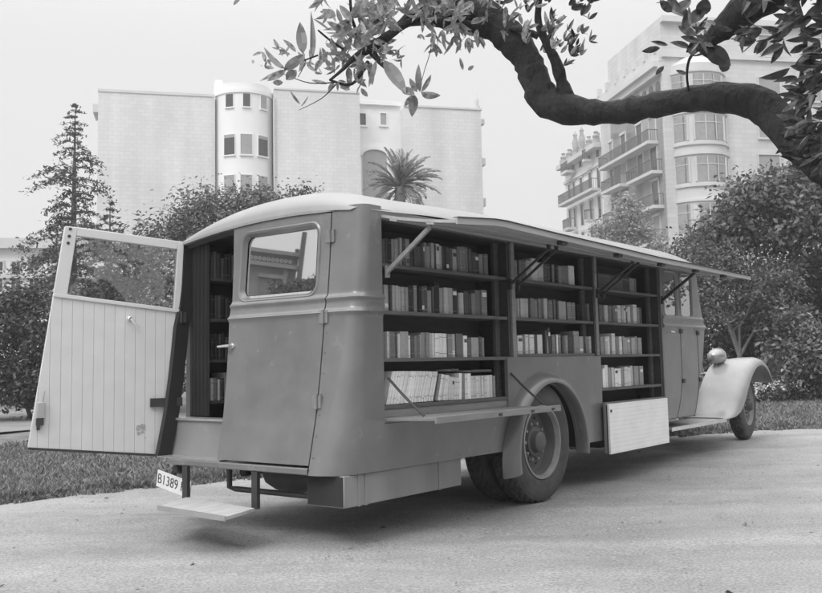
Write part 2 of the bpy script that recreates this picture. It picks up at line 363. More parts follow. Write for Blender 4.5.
m = MB(); p = Vector(dpt(.045, .245, LK)); m.box(p.x-.028, p.x+.028, p.y-.035, p.y-.001, p.z-.06, p.z+.06); m.tube([p+Vector((.012, -.02, .06)), p+Vector((.022, -.02, .15))], .006, 6); m.build('latch', 'steel', ld, bevel=.004)
m = MB(); m.box(p.x-.035, p.x+.02, p.y-.03, p.y-.004, p.z-.115, p.z-.062); m.box(p.x-.03, p.x-.008, p.y-.03, p.y-.004, p.z-.15, p.z-.115); m.build('latch_bolt', 'iron', ld)
m = MB(); m.slab(lambda u, v: dpt(u, -.012 + .016*v, LK, -.006), lambda u, v: dpt(u, -.012 + .016*v, LK, .05), 2, 1, 0, False); m.build('weather_strip', 'iron', ld)
rs = np.random.default_rng(3); m = MB()
for i in range(13):
    uu, vv, r = .80 + rs.normal()*.022, .155 + rs.normal()*.018, abs(rs.normal())*.009 + .004
    c = dpt(uu, vv, LK, -.0015 - i*.00008); m.add([(c[0]+r*math.cos(q)*rs.uniform(.6, 1.3), c[1], c[2]+r*math.sin(q)*rs.uniform(.6, 1.3)) for q in np.linspace(0, 2*PI, 10)[:-1]], [tuple(range(9))])
mk('stain', .33, .7, .3, 40.); m.build('stain', 'stain', ld)
for z in (1.68, .98, .80):
    a_ = interp(z, [dpx['BR'][1], dpx['MR'][1], dpx['TR'][1]], [dpx['BR'][0], dpx['MR'][0], dpx['TR'][0]]); m = MB()
    if z == .98: m.box(a_-.16, a_+.10, BD-.03, BD-.006, z-.035, z+.035)
    else: m.tube([(a_+.01, BD-.016, z-.05), (a_+.01, BD-.016, z+.05)], .016, 8); m.box(a_-.03, a_+.05, BD-.02, BD-.004, z-.045, z+.045)
    m.build('hinge', 'iron', ld)
# left jamb, riser, threshold
m = MB()
def jamb(t, k): z = .55 + (zg(2.0)-.01-.55)*t; a = ar(z); return [(a+.01, 2.0, z), (a, 2.03, z), (a+.06, WID, z), (a+.14, WID, z), (a+.14, 2.0, z)][k]
for k in range(5): m.grid(lambda t, s, k=k: tuple(np.array(jamb(t, k))*(1-s) + np.array(jamb(t, (k+1) % 5))*s), 20, 1, 0, False)
m.build('door_jamb', 'underside', bus)
m = MB(); m.grid(lambda s, t: (-2.50 - .05*(1-t)**2, .3 + 1.72*s, .548 + (.83-.548)*t), 4, 8, 0); m.build('step_riser', 'paint_dusty', bus)
m = MB(); m.box(-2.52, -2.36, .3, 2.02, .83, .85); m.build('threshold', 'steel', bus, bevel=.003)
m = MB(); m.box(-2.70, -2.50, 1.24, 2.0, .5485, .556); m.build('step_tread', 'steel', bus)
# roof
def roofz(a, b):
    tb = abs((b - WID/2)/(WID/2 + .012)); hb = max(0, 1 - tb**2.6)**.62
    ta = min(1, max(0, (a + 2.447)/.42)); ha_ = (1 - (1-ta)**2.2)**.48
    rise = .215 + .07*sstep((a+2.4)/2.2)
    tf = min(1, max(0, (4.22 - a)/.8)); hf = (1 - (1-tf)**2.4)**.6
    g = zg(min(max(b, 0), WID)) + (2.375 - zg(min(max(b, 0), WID)))*sstep((a+2.3)/.8)
    return g + .004 + rise*hb*ha_*hf
def roof_xy(s, t):
    a = -2.47 + 6.69*(s**1.0 if s > .25 else s)
    ii = s*60; a = float(np.interp(s, [0, .10, .35, .85, 1], [-2.447, -2.39, -1.75, 3.5, 4.22]))
    b = -.005 + (WID+.010)*(.5 - .5*math.cos(PI*t))
    # rounded plan corners
    d = max(0, (-2.447 + .12) - a)/.12; e = max(0, a - (4.22-.3))/.3
    sh = .12*(1 - math.sqrt(max(0, 1-d*d))) + .25*(1 - math.sqrt(max(0, 1-e*e)))
    b2 = WID/2 + (b - WID/2)*(1 - sh/(WID/2)); return a, b2
def roof_pt(s, t):
    a, b = roof_xy(s, t); return (a, b, roofz(a, WID/2 + (b-WID/2)))
m = MB(); m.grid(roof_pt, 70, 40, 0)
m.build('roof', 'roof_paint', bus)
m = MB()                                           # gutter strip under the roof edge along the rear and round the corner
def gut(t):
    return (-2.440, .27 + (WID-.27)*t)
for k in range(4):
    def g(t, s, k=k):
        a, b = gut(t); z = zg(max(b, 0)); o = -.012*min(1, t*12); ob = 0; kk_ = min(1, .1 + t*10)
        c = [(a+.04, b+.0, z-.010*kk_), (a+o, b+ob, z-.010*kk_), (a+o, b+ob, z+.010*kk_), (a+.04, b, z+.02*kk_)]
        return tuple(np.array(c[k])*(1-s) + np.array(c[(k+1) % 4])*s)
    m.grid(g, 60, 1, 0, False)
m.build('gutter', 'roof_paint', bus)
m = MB(); m.grid(lambda t, s: (-2.415 + .03*s, .28 + (WID-.28)*t, zg(.28 + (WID-.28)*t) - .012 - .03*s), 30, 1); m.build('door_header', 'iron', bus)
# header above the bays, far side, floor, front bulkhead
m = MB(); m.box(-2.236, 2.72, .002, .10, 2.305, 2.385); m.build('header_rail', 'paint', bus, bevel=.006)
m = MB(); m.box(-2.35, 4.0, WID-.05, WID, .5, 2.37); m.build('side_panel', 'paint', bus)
m = MB(); m.box(-2.40, 4.3, .35, WID-.06, .70, .82); m.build('floor', 'underside', bus)
m = MB(); m.box(-2.3, 4.1, .33, WID-.05, 2.315, 2.34); m.build('ceiling', 'underside', bus)
# bays: backs, ends, shelves
BAYS = dict(A=(-2.236, -.52, .84, [1.985, 1.640, 1.295, .955]), B=(-.44, 1.10, 1.30, [1.985, 1.640, 1.318]), C=(1.20, 2.72, .82, [1.985, 1.640, 1.305, .965]))
for kk, (a0_, a1_, zb, sh) in BAYS.items():
    bc = empty('bookcase', (0, 0, 0)); bc.parent = bus
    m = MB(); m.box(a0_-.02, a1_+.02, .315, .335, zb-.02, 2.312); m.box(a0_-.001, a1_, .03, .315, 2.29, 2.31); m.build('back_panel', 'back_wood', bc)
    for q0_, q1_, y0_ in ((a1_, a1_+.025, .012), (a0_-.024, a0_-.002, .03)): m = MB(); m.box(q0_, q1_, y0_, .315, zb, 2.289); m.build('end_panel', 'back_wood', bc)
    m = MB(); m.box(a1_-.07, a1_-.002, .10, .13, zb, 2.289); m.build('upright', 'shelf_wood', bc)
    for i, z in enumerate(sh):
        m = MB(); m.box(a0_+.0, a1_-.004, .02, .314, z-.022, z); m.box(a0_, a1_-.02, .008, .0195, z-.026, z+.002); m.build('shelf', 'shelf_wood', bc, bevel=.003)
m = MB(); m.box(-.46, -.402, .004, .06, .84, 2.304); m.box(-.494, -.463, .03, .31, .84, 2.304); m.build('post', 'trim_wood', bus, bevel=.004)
m = MB(); m.box(1.135, 1.19, .004, .05, 1.30, 2.304); m.build('post', 'trim_wood', bus, bevel=.004)
m = MB(); m.box(2.775, 2.80, .0, .30, .60, 2.37); m.build('post', 'paint', bus, bevel=.004)
# lower side: skirt, arch panel, sill of the front bay
AC, AZ = .05, .45
m = MB(); m.slab(lambda s, t: (-2.2355 + 1.656*s, bs(.5+.33*t)*(1-s), .5 + .33*t), lambda s, t: (-2.2355 + 1.656*s, bs(.5+.33*t)*(1-s) + .03, .5 + .33*t), 12, 6)
m.build('skirt_panel', 'paint', bus)
m = MB(); arc = [(AC + .60*math.cos(q), AZ + .60*math.sin(q)) for q in np.linspace(PI, 0, 28)]
n = len(arc)
def archp(o):
    L_ = []
    for i, (a, z) in enumerate(arc): L_.append((a, o, z))
    T_ = [(-.578, o, 1.292)]*0
    return L_
top = [(-.578 + (1.19+.578)*i/(n-1), 1.292) for i in range(n)]
V_ = [(a, -.002, z) for a, z in arc] + [(a, -.002, z) for a, z in top] + [(a, .03, z) for a, z in arc] + [(a, .03, z) for a, z in top]
F_ = []
for i in range(n-1): F_ += [(i, i+1, n+i+1, n+i), (2*n+i, 2*n+i+1, 3*n+i+1, 3*n+i), (i, i+1, 2*n+i+1, 2*n+i), (n+i, n+i+1, 3*n+i+1, 3*n+i)]
m.add(V_, F_); m.hexa([(-.578, -.002, .45), (-.55, -.002, .45), (-.55, .03, .45), (-.578, .03, .45), (-.578, -.002, 1.292), (-.55, -.002, .5), (-.55, .03, .5), (-.578, .03, 1.292)])
m.hexa([(.65, -.002, .45), (1.19, -.002, .45), (1.19, .03, .45), (.65, .03, .45), (.65, -.002, .4502), (1.19, -.002, 1.292), (1.19, .03, 1.292), (.65, .03, .4502)])
m.build('arch_panel', 'paint', bus)
m = MB(); m.box(1.19, 2.78, .01, .05, .50, .815); m.build('skirt_panel', 'paint_dusty', bus)
m = MB(); m.box(-2.236, -.50, .004, .05, .832, .87); m.box(-2.236, -.50, .016, .05, .87, .93); m.build('rail', 'trim_wood', bus, bevel=.003)
# wheel house and chassis in the dark below
m = MB(); m.grid(lambda s, t: (AC + .66*math.cos(PI*s), .03 + .62*t, AZ + .66*math.sin(PI*s)), 24, 1); m.box(-.62, .72, .64, .66, .4, 1.1); m.build('wheel_housing', 'underside', bus)
ch = MB()
for b in (.62, 1.42): ch.box(-2.3, 6.5, b, b+.07, .56, .70)
for a in (-2.2, -1.2, .9, 2.5, 4.4, 5.9): ch.box(a, a+.09, .68, 1.42, .58, .68)
ch.tube([(-.06, .3, .53), (-.06, 1.8, .53)], .07, 12); ch.lathe([(-.2, .06), (-.12, .19), (0, .22), (.12, .19), (.2, .06)], 20, 'y', (-.06, 1.04, .53)); ch.tube([(0, 1.04, .55), (4.5, 1.04, .62)], .04, 10); ch.tube([(6.22, .45, .5), (6.22, 1.63, .5)], .045, 10)
ch.box(1.3, 2.6, .1, .5, .36, .52); ch.tube([(-2.2, 1.55, .40), (2.5, 1.55, .45)], .035, 10)
ch.build('chassis', 'underside', bus)
m = MB(); m.tube([(-2.55, 1.30, .50), (-2.55, 1.30, .34), (-2.52, 1.26, .325), (-2.52, .42, .325)], .022, 8, smooth=False); m.build('bumper_bar', 'iron', bus)
m = MB(); m.lathe([(-.10, .22), (-.11, .40), (-.06, .47), (.0, .49), (.06, .47), (.11, .40), (.10, .22)], 36, 'z', (-1.95, .86, .42)); m.tube([(-1.95, .86, .5), (-1.95, .86, .6)], .03, 8); m.build('spare_wheel', 'rubber', bus)
# tool locker slung under the skirt
lk = empty('locker', (0, 0, 0)); lk.parent = bus
m = MB(); m.box(-2.62, -1.235, .05, .40, .282, .498); m.build('box', 'galvanised', lk, bevel=.006)
for a in (-2.47, -2.395, -1.53): m = MB(); m.box(a-.013, a+.013, .044, .052, .28, .499); m.build('strap', 'galvanised', lk)
m = MB(); m.box(-2.626, -2.619, .06, .39, .29, .49); m.build('end_plate', 'underside', lk)
# folding step at the back
st = empty('rear_step', (0, 0, 0)); st.parent = bus
SQ = [(-3.11, 1.42), (-3.17, .62), (-2.82, .72), (-2.70, 1.62)]
m = MB(); m.hexa([(a, b, .236) for a, b in SQ] + [(a, b, .262) for a, b in SQ]); m.build('tread', 'step_wood', st, bevel=.004)
m = MB(); m.bar((-3.118, 1.425, .249), (-3.178, .615, .249), .012, .034); m.build('nosing', 'steel', st)
for b in (1.62, .83): m = MB(); m.box(-2.725, -2.695, b-.03, b+.03, .235, .50); m.build('bracket', 'iron', st)
# number plate hanging askew
pc = onA(172.5, 483.5, -2.62); npl = empty('number_plate', (-2.62, pc[0], pc[1])); npl.parent = bus; npl.rotation_euler = (R(9.5), 0, 0)
m = MB(); m.box(-.004, .004, -.23, .20, -.068, .068); m.build('plate', 'plate_white', npl, bevel=.002)
cu = bpy.data.curves.new('lettering', 'FONT'); cu.body = 'B1389 P'; cu.size = .112; cu.align_x = 'CENTER'; cu.align_y = 'CENTER'; cu.extrude = .0015; cu.space_character = 1.02; cu.offset = -.001
tmp = bpy.data.objects.new('tmp', cu); COL.objects.link(tmp); dg = bpy.context.evaluated_depsgraph_get(); me = bpy.data.meshes.new_from_object(tmp.evaluated_get(dg)); bpy.data.objects.remove(tmp)
me.materials.clear(); me.materials.append(MATS['plate_black']); lt = bpy.data.objects.new('lettering', me); COL.objects.link(lt); lt.parent = npl
# text x runs towards -b, text y up, facing -a
lt.matrix_local = Matrix(((0, 0, -1, -.0055), (-.92, 0, 0, .015), (0, 1, 0, 0), (0, 0, 0, 1)))
m = MB(); m.bar((-2.60, pc[0]+.02, .40), (-2.58, pc[0]-.05, .52), .03); m.bar((-2.60, pc[0]-.12, .38), (-2.58, pc[0]-.14, .52), .02); m.lathe([(-.05, .0), (-.045, .03), (.0, .045), (.05, .03)], 14, 'x', (-2.62, pc[0]-.09, .46)); m.build('tail_lamp', 'iron', bus)
# ------------------------------------------------------------------ wheels
def wheel(c, r, wd, steer=0., recess=.135, outer=-1, full=True, zup=0.):
    o = empty('wheel', (c[0], c[1], c[2]), steer); o.parent = bus          # c = centre of the outer sidewall plane; outer=-1 faces -b
    S = 1 if outer < 0 else -1
    pr = [(.045, .585*r), (.012, .62*r), (.0, .70*r), (.0, .80*r), (.008, .89*r), (.024, .95*r), (.042, .975*r)]
    nl = 6; tread = []
    for i in range(nl+1): tread.append((.042 + (wd-.084)*i/nl, .985*r + .012*r*math.sin(PI*i/nl)))
    prof = pr + tread + [(wd-h, q) for h, q in pr[::-1]]
    prof = [(S*h, q) for h, q in prof]
    k0, k1 = len(pr), len(pr)+len(tread)-1
    nseg = 132 if full else 48
    def mod(k, j):
        if k0 <= k <= k1:
            i = k-k0; z = (j + (2 if i % 2 else 0)) % 4
            base = -.016 if z >= 2 else .0
            if i in (3,): base = -.013 if (j % 4) == 0 else .0
            return base
        if k in (k0-1, k1+1): return -.010 if j % 4 >= 2 else .0
        return 0
    m = MB(); m.lathe(prof, nseg, 'y', mod=mod if full else None, smooth=not full)
    t = m.build('tyre', 'rubber', o)
    if full:
        for p in t.data.polygons: p.use_smooth = False
    m = MB(); rr = .598*r
    rim = [(.03, rr+.004), (.006, rr+.002), (.004, rr-.014), (.020, rr-.022), (.05, rr-.030), (recess, rr-.055), (recess+.01, .45*r), (recess-.004, .35*r), (recess-.018, .26*r), (recess-.025, 0.0)]
    m.lathe([(S*h, q) for h, q in rim[:5]], 64, 'y', mi=1); m.lathe([(S*h, q) for h, q in rim[4:]], 64, 'y')
    m.lathe([(S*(recess-.018), .25*r), (S*(recess-.05), .235*r), (S*(recess-.055), .185*r), (S*(recess-.105), .165*r), (S*(recess-.125), .12*r), (S*(recess-.128), 0)], 32, 'y')
    m.build('rim', ['rim_paint', 'rim_flange'], o)
    m = MB()
    for i in range(10):
        q = 2*PI*i/10; m.lathe([(S*(recess-.015), .016), (S*(recess-.05), .015), (S*(recess-.055), .008), (S*(recess-.055), 0)], 6, 'y', (.30*r*math.cos(q), 0, .30*r*math.sin(q)), smooth=False)
    m.build('wheel_nut', 'rim_flange', o)
    m = MB()
    for i in range(8):
        q = 2*PI*(i+.5)/8; rad = .39*r; cx, cz = rad*math.cos(q), rad*math.sin(q)
        m.add([(cx+.020*math.cos(a), S*(recess+.001), cz+.020*math.sin(a)) for a in np.linspace(0, 2*PI, 11)[:-1]], [tuple(range(10))])
    m.build('hand_hole', 'dark_gap', o)
    return o
RW = .545
wheel((-.05, -.025, RW-.012), RW, .25); wheel((-.05, .27, RW-.012), RW, .24, full=True)
wheel((-.05, WID-.015, RW-.012), RW, .25, outer=1, full=False); wheel((-.05, WID-.30, RW-.012), RW, .24, outer=1, full=False)
FA, FZ = 6.20, .50
wheel((FA, .17, FZ+.075-.01), FZ, .20, steer=R(5), recess=.07); wheel((FA, WID-.17, FZ+.075-.01), FZ, .20, outer=1, full=False, steer=R(5), recess=.05)
# rear mudguard: a rolled lip standing proud of the arch
def arch_guard(name):
    m = MB(); prof = [(.03, .606), (-.095, .604), (-.104, .610), (-.106, .622), (-.100, .640), (-.078, .668), (-.045, .692), (-.003, .71)]
    def f(s, t):
        k = t*(len(prof)-1); i = min(int(k), len(prof)-2); w_ = k-i
        b = prof[i][0]*(1-w_) + prof[i+1][0]*w_; r = prof[i][1]*(1-w_) + prof[i+1][1]*w_
        q = PI*1.075 - s*(PI*1.115)
        tail = 1.0
        ex = .045*sstep((s-.0)/.25)*0
        widen = 1 + .5*sstep((.22-s)/.22)                   # the trailing end is broader
        r = .596 + (r-.596)*widen
        return (AC + r*math.cos(q), b, AZ + r*math.sin(q))
    m.grid(f, 48, (len(prof)-1)*2); return m.build(name, 'paint', bus)
arch_guard('rear_mudguard')
# front mudguard: a long swept wing running down into the running board
RZ = [(4.55, .470), (4.80, .490), (5.0, .560), (5.2, .690), (5.4, .860), (5.6, 1.03), (5.8, 1.155), (6.0, 1.225), (6.18, 1.245), (6.36, 1.225), (6.52, 1.16), (6.64, 1.06), (6.72, .94), (6.745, .87)]
EZ = [(4.55, .455), (4.80, .458), (5.0, .470), (5.2, .515), (5.4, .64), (5.6, .86), (5.8, 1.02), (6.0, 1.115), (6.18, 1.14), (6.36, 1.12), (6.50, 1.06), (6.61, .97), (6.68, .90), (6.70, .86)]
def wing(mir):
    m = MB(); n = 60; B = lambda b: WID-b if mir else b
    def rz(s, T): k = s*(len(T)-1); i = min(int(k), len(T)-2); w_ = k-i; return (T[i][0]*(1-w_)+T[i+1][0]*w_, T[i][1]*(1-w_)+T[i+1][1]*w_)
    sm = lambda s, T: tuple((np.array(rz(max(s-.02, 0), T)) + 2*np.array(rz(s, T)) + np.array(rz(min(s+.02, 1), T)))/4)
    def f(s, t):
        a1, z1 = sm(s, RZ); a0, z0 = sm(s, EZ); q = t
        if q < .35:                                         # outer valance, rolled
            w_ = q/.35; an = w_*PI/2
            return (a0 + (a1-a0)*(1-math.cos(an)), B(-.035 + .13*(1-math.cos(an))), z0 + (z1-z0)*math.sin(an))
        w_ = (q-.35)/.65
        return (a1 + .03*w_*0, B(.095 + .47*w_), z1 - .05*w_**3*sstep((s-.3)/.3))
    m.grid(f, n, 20)
    m.grid(lambda s, t: tuple(np.array(f(s, 0)) + np.array([0, (-.006 if mir else .006)*t*2, -.012*t])), n, 1)
    m.grid(lambda s, t: tuple(np.array(f(s, 1)) + np.array([0, 0, -(f(s, 1)[2]-.46)*t*(1-sstep((s-.35)/.25))-.04*t])), n, 1)
    o = m.build('front_mudguard', 'fender_paint', bus)
    md = o.modifiers.new('solid', 'SOLIDIFY'); md.thickness = .008; md.offset = 0
wing(False); wing(True)
m = MB(); m.box(2.80, 4.60, -.045, .42, .430, .462); m.build('running_board', 'fender_paint', bus, bevel=.008)
m = MB(); m.box(2.80, 4.60, -.052, -.046, .425, .468); m.build('board_edging', 'bright_steel', bus)
m = MB(); m.box(2.80, 4.6, WID-.42, WID+.045, .430, .462); m.build('running_board', 'fender_paint', bus)
# ------------------------------------------------------------------ cab
cab = empty('cab', (0, 0, 0)); cab.parent = bus
CF = lambda z: interp(z, [.55, .75, 1.0, 1.3, 1.66, 1.70, 2.38], [3.66, 3.78, 3.90, 4.03, 4.13, 4.06, 3.90])     # front edge of the cab side
def cb(z): return .0 - belt(z) if 1 else 0
def cab_side(z0, z1, a0f, a1f, mm, nzz=20, nn=6):
    zs = np.linspace(z0, z1, nzz+1)
    def fo(s, t):
        z = z0 + (z1-z0)*t; A0 = a0f(z) if callable(a0f) else a0f; A1 = a1f(z) if callable(a1f) else a1f
        return (A0 + (A1-A0)*s, cb(z)*1.0, z)
    mm.slab(fo, lambda s, t: tuple(np.array(fo(s, t)) + np.array([0, .05, 0])), nn, nzz)
m = MB()
W1, W2, WZ0, WZ1 = (2.855, 3.235), (3.355, 3.715), 1.755, 2.27
cab_side(.555, 1.58, 2.802, CF, m, 12); cab_side(1.58, WZ0, 2.802, CF, m, 44)
cab_side(WZ0, WZ1, 2.802, W1[0], m, 4, 1); cab_side(WZ0, WZ1, W1[1], W2[0], m, 4, 1); cab_side(WZ0, WZ1, W2[1], CF, m, 4, 2); cab_side(WZ1, 2.375, 2.802, CF, m, 2, 2)
for (p, q) in (W1, W2):
    for ca, cz, sa, sz in ((p, WZ0, 1, 1), (q, WZ0, -1, 1), (p, WZ1, 1, -1), (q, WZ1, -1, -1)):
        P = [(ca, cz)] + [(ca + sa*.06*(1-math.cos(x)), cz + sz*.06*(1-math.sin(x))) for x in np.linspace(0, PI/2, 6)]
        m.prism(P, lambda p_, t: (p_[0], t, p_[1]), 0, .05)
m.build('cab_side', 'paint_dusty', cab)
fnc = lambda p, o: (p[0], o, p[1])
for (p, q) in (W1, W2):
    wf = MB(); r0 = rrect(p-.03, q+.03, WZ0-.03, WZ1+.03, .09); r1 = rrect(p-.008, q+.008, WZ0-.008, WZ1+.008, .068); r2 = rrect(p+.006, q-.006, WZ0+.006, WZ1-.006, .055)
    ring(wf, r0, r1, -.001, -.014, fnc); ring(wf, r1, r2, -.014, .004, fnc); f_ = wf.build('window', 'paint_dusty', cab)
    g_ = MB(); g_.prism(rrect(p+.002, q-.002, WZ0+.002, WZ1-.002, .058), lambda p_, t: (p_[0], t, p_[1]), .0045, .009); g_.build('pane', 'cab_glass', f_)
seam = MB()
for base in (3.315, 3.86):
    pts = [(base, 2.3 if base < 3.5 and 0 else 1.60), (base, 1.1), (base-.02, .95), (base-.075, .80), (base-.15, .66), (base-.22, .56)]
    for (a0, z0), (a1, z1) in zip(pts[:-1], pts[1:]): seam.bar((a0, -.0015, z0), (a1, -.0015, z1), .0045, .004)
seam.bar((2.80, -.0015, .56), (3.66, -.0015, .56), .012, .004)
seam.build('door_seam', 'dark_gap', cab)
for a, z in ((3.33, .985), (3.875, .985), (3.32, 1.575), (3.86, 1.56)):
    m = MB(); m.box(a-.035, a+.035, -.02, -.001, z-.025, z+.025); m.build('hinge', 'iron', cab, bevel=.003)
m = MB(); m.tube([(2.93, -.001, 1.565), (2.93, -.04, 1.565), (3.03, -.045, 1.56)], .010, 8); m.build('handle', 'bright_steel', cab)
# front of the cab, windscreen, cowl and bonnet
m = MB()
def cfw(t, s): z = .55 + 1.83*t; return (CF(z) - .002, .0 + (WID)*s, z)
m.grid(lambda t, s: cfw(t*(1.70-.55)/1.83, s), 10, 12); m.grid(lambda t, s: cfw((2.27-.55)/1.83 + t*(2.375-2.27)/1.83, s), 2, 12)
for b0, b1 in ((0, .06), (WID/2-.03, WID/2+.03), (WID-.06, WID)): m.grid(lambda t, s, b0=b0, b1=b1: (CF(1.70+.57*t)-.002, b0+(b1-b0)*s, 1.70+.57*t), 4, 1)
m.build('cab_front', 'paint', cab)
m = MB(); m.grid(lambda t, s: (CF(1.70+.57*t)-.02, .05+(WID-.1)*s, 1.70+.57*t), 2, 2); m.build('windscreen', 'clear_glass', cab)
m = MB()
def bonnet(s, t):
    a = 3.95 + 2.05*s; hw = .62 - .30*s**1.1; zt = 1.46 - .20*s; an = PI*t; k = .45
    cx = abs(math.cos(an))**k*(1 if math.cos(an) > 0 else -1); sy = abs(math.sin(an))**.6
    return (a, WID/2 - hw*cx, .62 + (zt-.62)*sy)
m.grid(bonnet, 20, 28); m.build('bonnet', 'paint', bus)
m = MB(); m.grid(lambda s, t: (6.0 + .03*s, WID/2 + (bonnet(1, t)[1]-WID/2)*(1.04-.08*s), bonnet(1, t)[2]+.01-.03*s), 1, 28); m.prism([(bonnet(1, t)[1], bonnet(1, t)[2]-.01) for t in np.linspace(0, 1, 24)], lambda p, t: (t, p[0], p[1]), 5.98, 6.03); m.build('radiator', 'bright_steel', bus)
def headlight(b):
    o = empty('headlight', (5.78, b, 1.265)); o.parent = bus
    m = MB(); m.lathe([(-.15, 0), (-.146, .03), (-.125, .064), (-.08, .094), (-.02, .112), (.05, .117), (.07, .117)], 36, 'x'); m.tube([(0, 0, -.12), (0, 0, -.42)], .022, 10); m.build('lamp_shell', 'chrome', o)
    m = MB(); m.lathe([(.066, .117), (.066, .126), (.085, .126), (.09, .11)], 36, 'x'); m.build('lamp_rim', 'bright_steel', o)
    m = MB(); m.lathe([(.085, .112), (.10, .07), (.105, 0)], 36, 'x'); m.build('lens', 'clear_glass', o)
headlight(.47); headlight(WID-.47)
m = MB(); m.tube([(6.0, .4, 1.02), (6.0, WID-.4, 1.02)], .02, 10); m.build('lamp_bar', 'steel', bus)
# seats and steering wheel behind the glass
m = MB(); m.box(2.95, 3.05, .3, 1.8, 1.15, 1.75); m.box(2.95, 3.5, .3, 1.8, 1.0, 1.16); m.build('driver_seat', 'underside', cab, bevel=.03)
m = MB(); m.lathe([(-.012, .21), (0, .225), (.012, .21), (0, .195), (-.012, .21)], 28, 'x', (3.62, .62, 1.55)); m.tube([(3.62, .62, 1.55), (4.1, .62, 1.2)], .018, 8); m.build('steering_wheel', 'iron', cab)
# ------------------------------------------------------------------ side awning, struts
aw = empty('awning', (0, 0, 0)); aw.parent = bus
def awz(a): return interp(a, [-2.24, -1.7, -.9, .2, 1.2, 2.2, 3.92], [2.205, 2.250, 2.232, 2.215, 2.198, 2.198, 2.188])
AX0, AX1, OB = -2.236, 3.92, -.66
def awu(s, t): a = AX0 + (AX1-AX0)*s; zo = awz(a); zi = 2.318; x = t; return (a, OB*t, zi + (zo-zi)*x - .012*math.sin(PI*t))
m = MB(); m.slab(lambda s, t: awu(s, t), lambda s, t: tuple(np.array(awu(s, t)) + np.array([0, 0, .022])), 40, 4); m.build('board', 'awning_wood', aw)
m = MB(); m.slab(lambda s, t: tuple(np.array(awu(s, 1)) + np.array([0, -.002 - .014*t, -.010])), lambda s, t: tuple(np.array(awu(s, 1)) + np.array([0, -.002 - .014*t, .034])), 40, 1, 0, False)
m.build('edge_rail', 'awning_wood', aw)
m = MB(); m.slab(lambda s, t: tuple(np.array(awu(s, 1-.85*t*0)) + np.array([0, .02 - .05*t, .036])), lambda s, t: tuple(np.array(awu(s, 1)) + np.array([0, .02 - .05*t, .040])), 40, 1, 0, False); m.build('edge_trim', 'iron', aw)
m = MB(); m.slab(lambda s, t: tuple(np.array(awu(.03+.965*s, .05+.93*t)) + np.array([0, .0, .0225])), lambda s, t: tuple(np.array(awu(.03+.965*s, .05+.93*t)) + np.array([0, .0, .0275])), 40, 3); m.build('canvas_cover', 'roof_canvas', aw)
for t in (.12, .62): m = MB(); m.slab(lambda s, q: tuple(np.array(awu(s, t + .10*q)) + np.array([0, 0, -.014])), lambda s, q: tuple(np.array(awu(s, t + .10*q)) + np.array([0, 0, -.001])), 40, 1, 0, False); m.build('batten', 'awning_wood', aw)
for a in (-.68, .36, 1.33, 2.25, 3.1): m = MB(); p = awu((a-AX0)/(AX1-AX0), 1); m.box(a-.045, a+.045, OB+.005, OB+.06, p[2]-.035, p[2]-.002); m.build('catch', 'iron', aw, bevel=.004)
def strut(a, double, mat_='iron'):
    o = empty('strut', (0, 0, 0)); o.parent = aw; zt = 2.205
    for k, aa in enumerate((a, a+.13) if double else (a,)):
        m = MB(); m.bar((aa, -.012, 1.925), (aa + (0 if not double else -.0), -.40, zt), .020 if double else .024, .03 if not double else .018)
        m.box(aa-.012, aa+.012, -.415, -.385, zt-.01, max(zt+.012, awu((aa-AX0)/(AX1-AX0), .6)[2]-.002))
        m.box(aa-.015, aa+.015, -.02, .004, 1.88, 1.97)
        m.build('stay', mat_, o)
strut(-2.185, False, 'trim_wood'); strut(-.50, True); strut(1.165, True); strut(2.80, False)
# drop counter below the rear bay
cn = empty('drop_counter', (0, 0, 0)); cn.parent = bus
m = MB(); m.slab(lambda s, t: (-2.225 + 1.735*s, -.006 - .43*t, .868 + .012*t), lambda s, t: (-2.225 + 1.735*s, -.006 - .43*t, .845 + .012*t), 12, 2, 0, False); m.build('counter_board', 'pale_wood', cn, bevel=.003)
m = MB(); m.slab(lambda s, t: (-2.23 + 1.745*s, -.438 - .016*t, .886), lambda s, t: (-2.23 + 1.745*s, -.438 - .016*t, .838), 12, 1, 0, False); m.build('edge_rail', 'pale_wood', cn, bevel=.003)
for a in (-1.42, -.95, -.62): m = MB(); m.box(a-.02, a+.02, -.462, -.455, .85, .868); m.build('catch', 'iron', cn)
for a, col, nm in ((-2.19, 'iron', 'stay'), (-.53, 'iron', 'stay')):
    m = MB(); m.tube([(a, .0, 1.155), (a+.005, -.10, 1.06), (a+.005, -.19, .985), (a+.01, -.31, .89)], .010, 8); m.build(nm, col, cn)
# white folded lower flap of the front bay
fl = empty('lower_flap', (0, 0, 0)); fl.parent = bus
m = MB(); m.box(1.135, 2.60, -.100, -.075, .318, .812); m.build('white_panel', 'white_boards', fl, bevel=.004)
m = MB(); m.box(1.135, 2.60, -.060, -.030, .325, .815); m.build('back_panel', 'paint_dusty', fl, bevel=.004)
m = MB(); m.box(1.145, 2.59, -.0745, -.0605, .33, .80); m.build('filling', 'iron', fl)
m = MB(); m.box(1.155, 1.185, -.106, -.1005, .73, .755); m.build('catch', 'iron', fl)
m = MB(); m.box(1.2, 2.70, -.03, .03, .80, .822); m.build('hinge_rail', 'pale_wood', fl)
